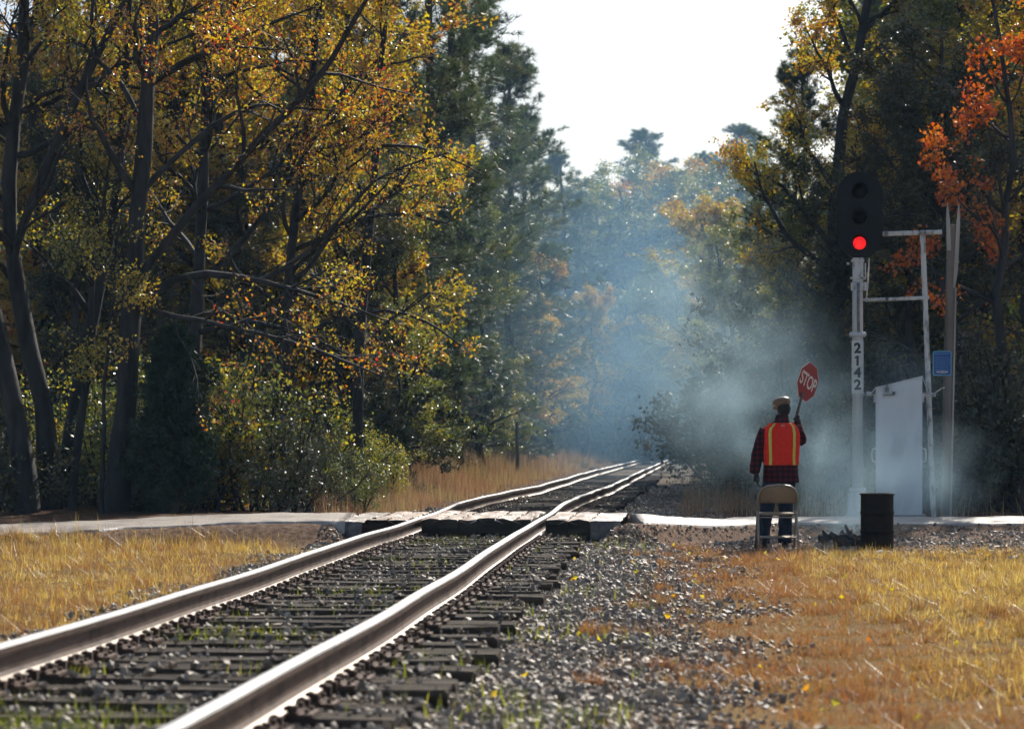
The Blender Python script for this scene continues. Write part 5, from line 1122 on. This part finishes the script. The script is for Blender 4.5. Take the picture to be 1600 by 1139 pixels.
# ---- litter
PAPER = plain('white_paper', (.78, .78, .76), .6)
for px, Y, lab, r_ in ((1375, 25.7, 'crumpled white paper scrap in the grass in front of the drum', .055), (1138, 13.4, 'small white paper scrap at the edge of the ballast near the bottom', .022)):
    rg = np.random.default_rng(px); g = on_ground(px, Y); V = ICO_V * rg.uniform(.5, 1.2, (12, 1)) * np.array([r_, r_ * .6, r_ * .45]); tag(link('paper_scrap', make_mesh('paper_scrap', V, [ICO_F], PAPER), None, (g[0], g[1], g[2] + r_ * .9)), lab, 'litter')
rg = np.random.default_rng(88); n = 200; y = rg.uniform(9, 27, n); x = rg.uniform(-.5, 6.5, n); k = (x - track_x(y) > 1.0); x, y = x[k], y[k]
V, F = leaves(rg, np.stack([x, y, ground_z(x, y) + rg.uniform(.01, .06, len(x))], 1), .05, .04, 0); tag(link('fallen_leaves', make_mesh('fallen_leaves', V, [F], LEAF_AUT)), 'orange fallen leaves scattered over the right-hand verge', 'leaves', kind='stuff')

# ------------------------------------------------------------------ smoke and haze
def vol_box(name, lo, hi, mat, label):
    b = MB(); lo, hi = np.array(lo, float), np.array(hi, float); b.box((lo + hi) / 2, hi - lo); return tag(b.build(name, mat), label, name, kind='stuff')
def smoke_material(name, blobs, scale, warp, dens, color, aniso, cut):
    m, t, N, L = nt(name); out = N('OutputMaterial'); pv = N('VolumePrincipled'); L(pv.outputs[0], out.inputs['Volume'])
    pv.inputs['Color'].default_value = (*color, 1); pv.inputs['Anisotropy'].default_value = aniso
    tc = N('TexCoord'); pos = tc.outputs['Object']
    nw_ = N('TexNoise'); nw_.inputs['Scale'].default_value = warp[0]; nw_.inputs['Detail'].default_value = 2; L(pos, nw_.inputs['Vector'])
    sb = N('VectorMath', operation='SUBTRACT'); sb.inputs[1].default_value = (.5, .5, .5); L(nw_.outputs['Color'], sb.inputs[0])
    sc2 = N('VectorMath', operation='SCALE'); sc2.inputs['Scale'].default_value = warp[1]; L(sb.outputs[0], sc2.inputs[0])
    wp = N('VectorMath', operation='ADD'); L(pos, wp.inputs[0]); L(sc2.outputs[0], wp.inputs[1])
    no = N('TexNoise'); no.inputs['Scale'].default_value = scale; no.inputs['Detail'].default_value = 3; no.inputs['Roughness'].default_value = .55; L(wp.outputs[0], no.inputs['Vector'])
    mr = N('MapRange'); mr.inputs[1].default_value = cut[0]; mr.inputs[2].default_value = cut[1]; mr.inputs[3].default_value = cut[2]; mr.inputs[4].default_value = 1.0; L(no.outputs[0], mr.inputs[0])
    acc = None
    for c, r, w in blobs:
        s1 = N('VectorMath', operation='SUBTRACT'); s1.inputs[1].default_value = c; L(wp.outputs[0], s1.inputs[0]); d1 = N('VectorMath', operation='DIVIDE'); d1.inputs[1].default_value = r; L(s1.outputs[0], d1.inputs[0])
        ln = N('VectorMath', operation='LENGTH'); L(d1.outputs[0], ln.inputs[0]); m2 = N('MapRange', interpolation_type='SMOOTHSTEP'); m2.inputs[1].default_value = 1; m2.inputs[2].default_value = 0; m2.inputs[3].default_value = 0; m2.inputs[4].default_value = w; L(ln.outputs['Value'], m2.inputs[0])
        if acc is None: acc = m2.outputs[0]
        else: a_ = N('Math', operation='ADD'); L(acc, a_.inputs[0]); L(m2.outputs[0], a_.inputs[1]); acc = a_.outputs[0]
    mu = N('Math', operation='MULTIPLY'); L(acc, mu.inputs[0]); L(mr.outputs[0], mu.inputs[1]); md = N('Math', operation='MULTIPLY'); md.inputs[1].default_value = dens; L(mu.outputs[0], md.inputs[0]); L(md.outputs[0], pv.inputs['Density'])
    return m
SMOKE_C = (0.55, 0.79, 0.92)
blobs = [((fx + .12, 27.75, .32), (.42, .42, .5), 2.4), ((fx - .15, 28.3, .9), (.7, .8, .8), .6), ((4.4, 29.5, .9), (1.6, 1.6, 1.0), .45), ((5.5, 32.3, .8), (1.6, 1.6, 1.2), .8), ((5.6, 33.5, 1.6), (1.1, 1.1, 1.3), .28), ((3.5, 31.5, 1.6), (1.9, 2.5, 1.7), .32), ((2.9, 35.0, 2.6), (2.4, 4.0, 2.2), .20)]
sm = smoke_material('smoke', blobs, 1.3, (.6, 1.3), 1.0, SMOKE_C, .35, (.42, .68, .0))
vol_box('smoke', (.2, 27.05, .02), (8.2, 39.0, 5.2), sm, 'thin blue white smoke curling up from the fire past the cabinet')
blobs = [((3.6, 46, 1.8), (4.3, 12, 3.4), .75), ((3.7, 60, 2.6), (4.6, 18, 5.0), .75), ((4.4, 80, 4.0), (5.4, 22, 8.5), .75), ((0.5, 78, 6.0), (7.5, 26, 8.5), .55), ((8.5, 128, 9.0), (16, 36, 19), .85)]  # last blob is a far haze bank, added to the smoke volume
sm2 = smoke_material('drifting_smoke_far_haze', blobs, .16, (.1, 5.0), 0.016, (0.34, 0.62, 0.92), .35, (.30, .75, .15))
vol_box('smoke', (-7, 39.05, .02), (24, 162, 27), sm2, 'blue smoke drifting along the track, with added haze over the far trees')
hz, t, N, L = nt('haze'); out = N('OutputMaterial'); pv = N('VolumePrincipled'); L(pv.outputs[0], out.inputs['Volume']); pv.inputs['Color'].default_value = (0.40, 0.68, 1.0, 1); pv.inputs['Density'].default_value = .0004; pv.inputs['Anisotropy'].default_value = 0.0
vol_box('haze', (-200, -6, -8), (220, 400, 34), hz, 'thin pale blue haze lying over the whole cutting')
for m_ in (sm, sm2):
    try: m_.cycles.volume_step_rate = (1.0 if m_ is sm else 1.9)
    except Exception: pass
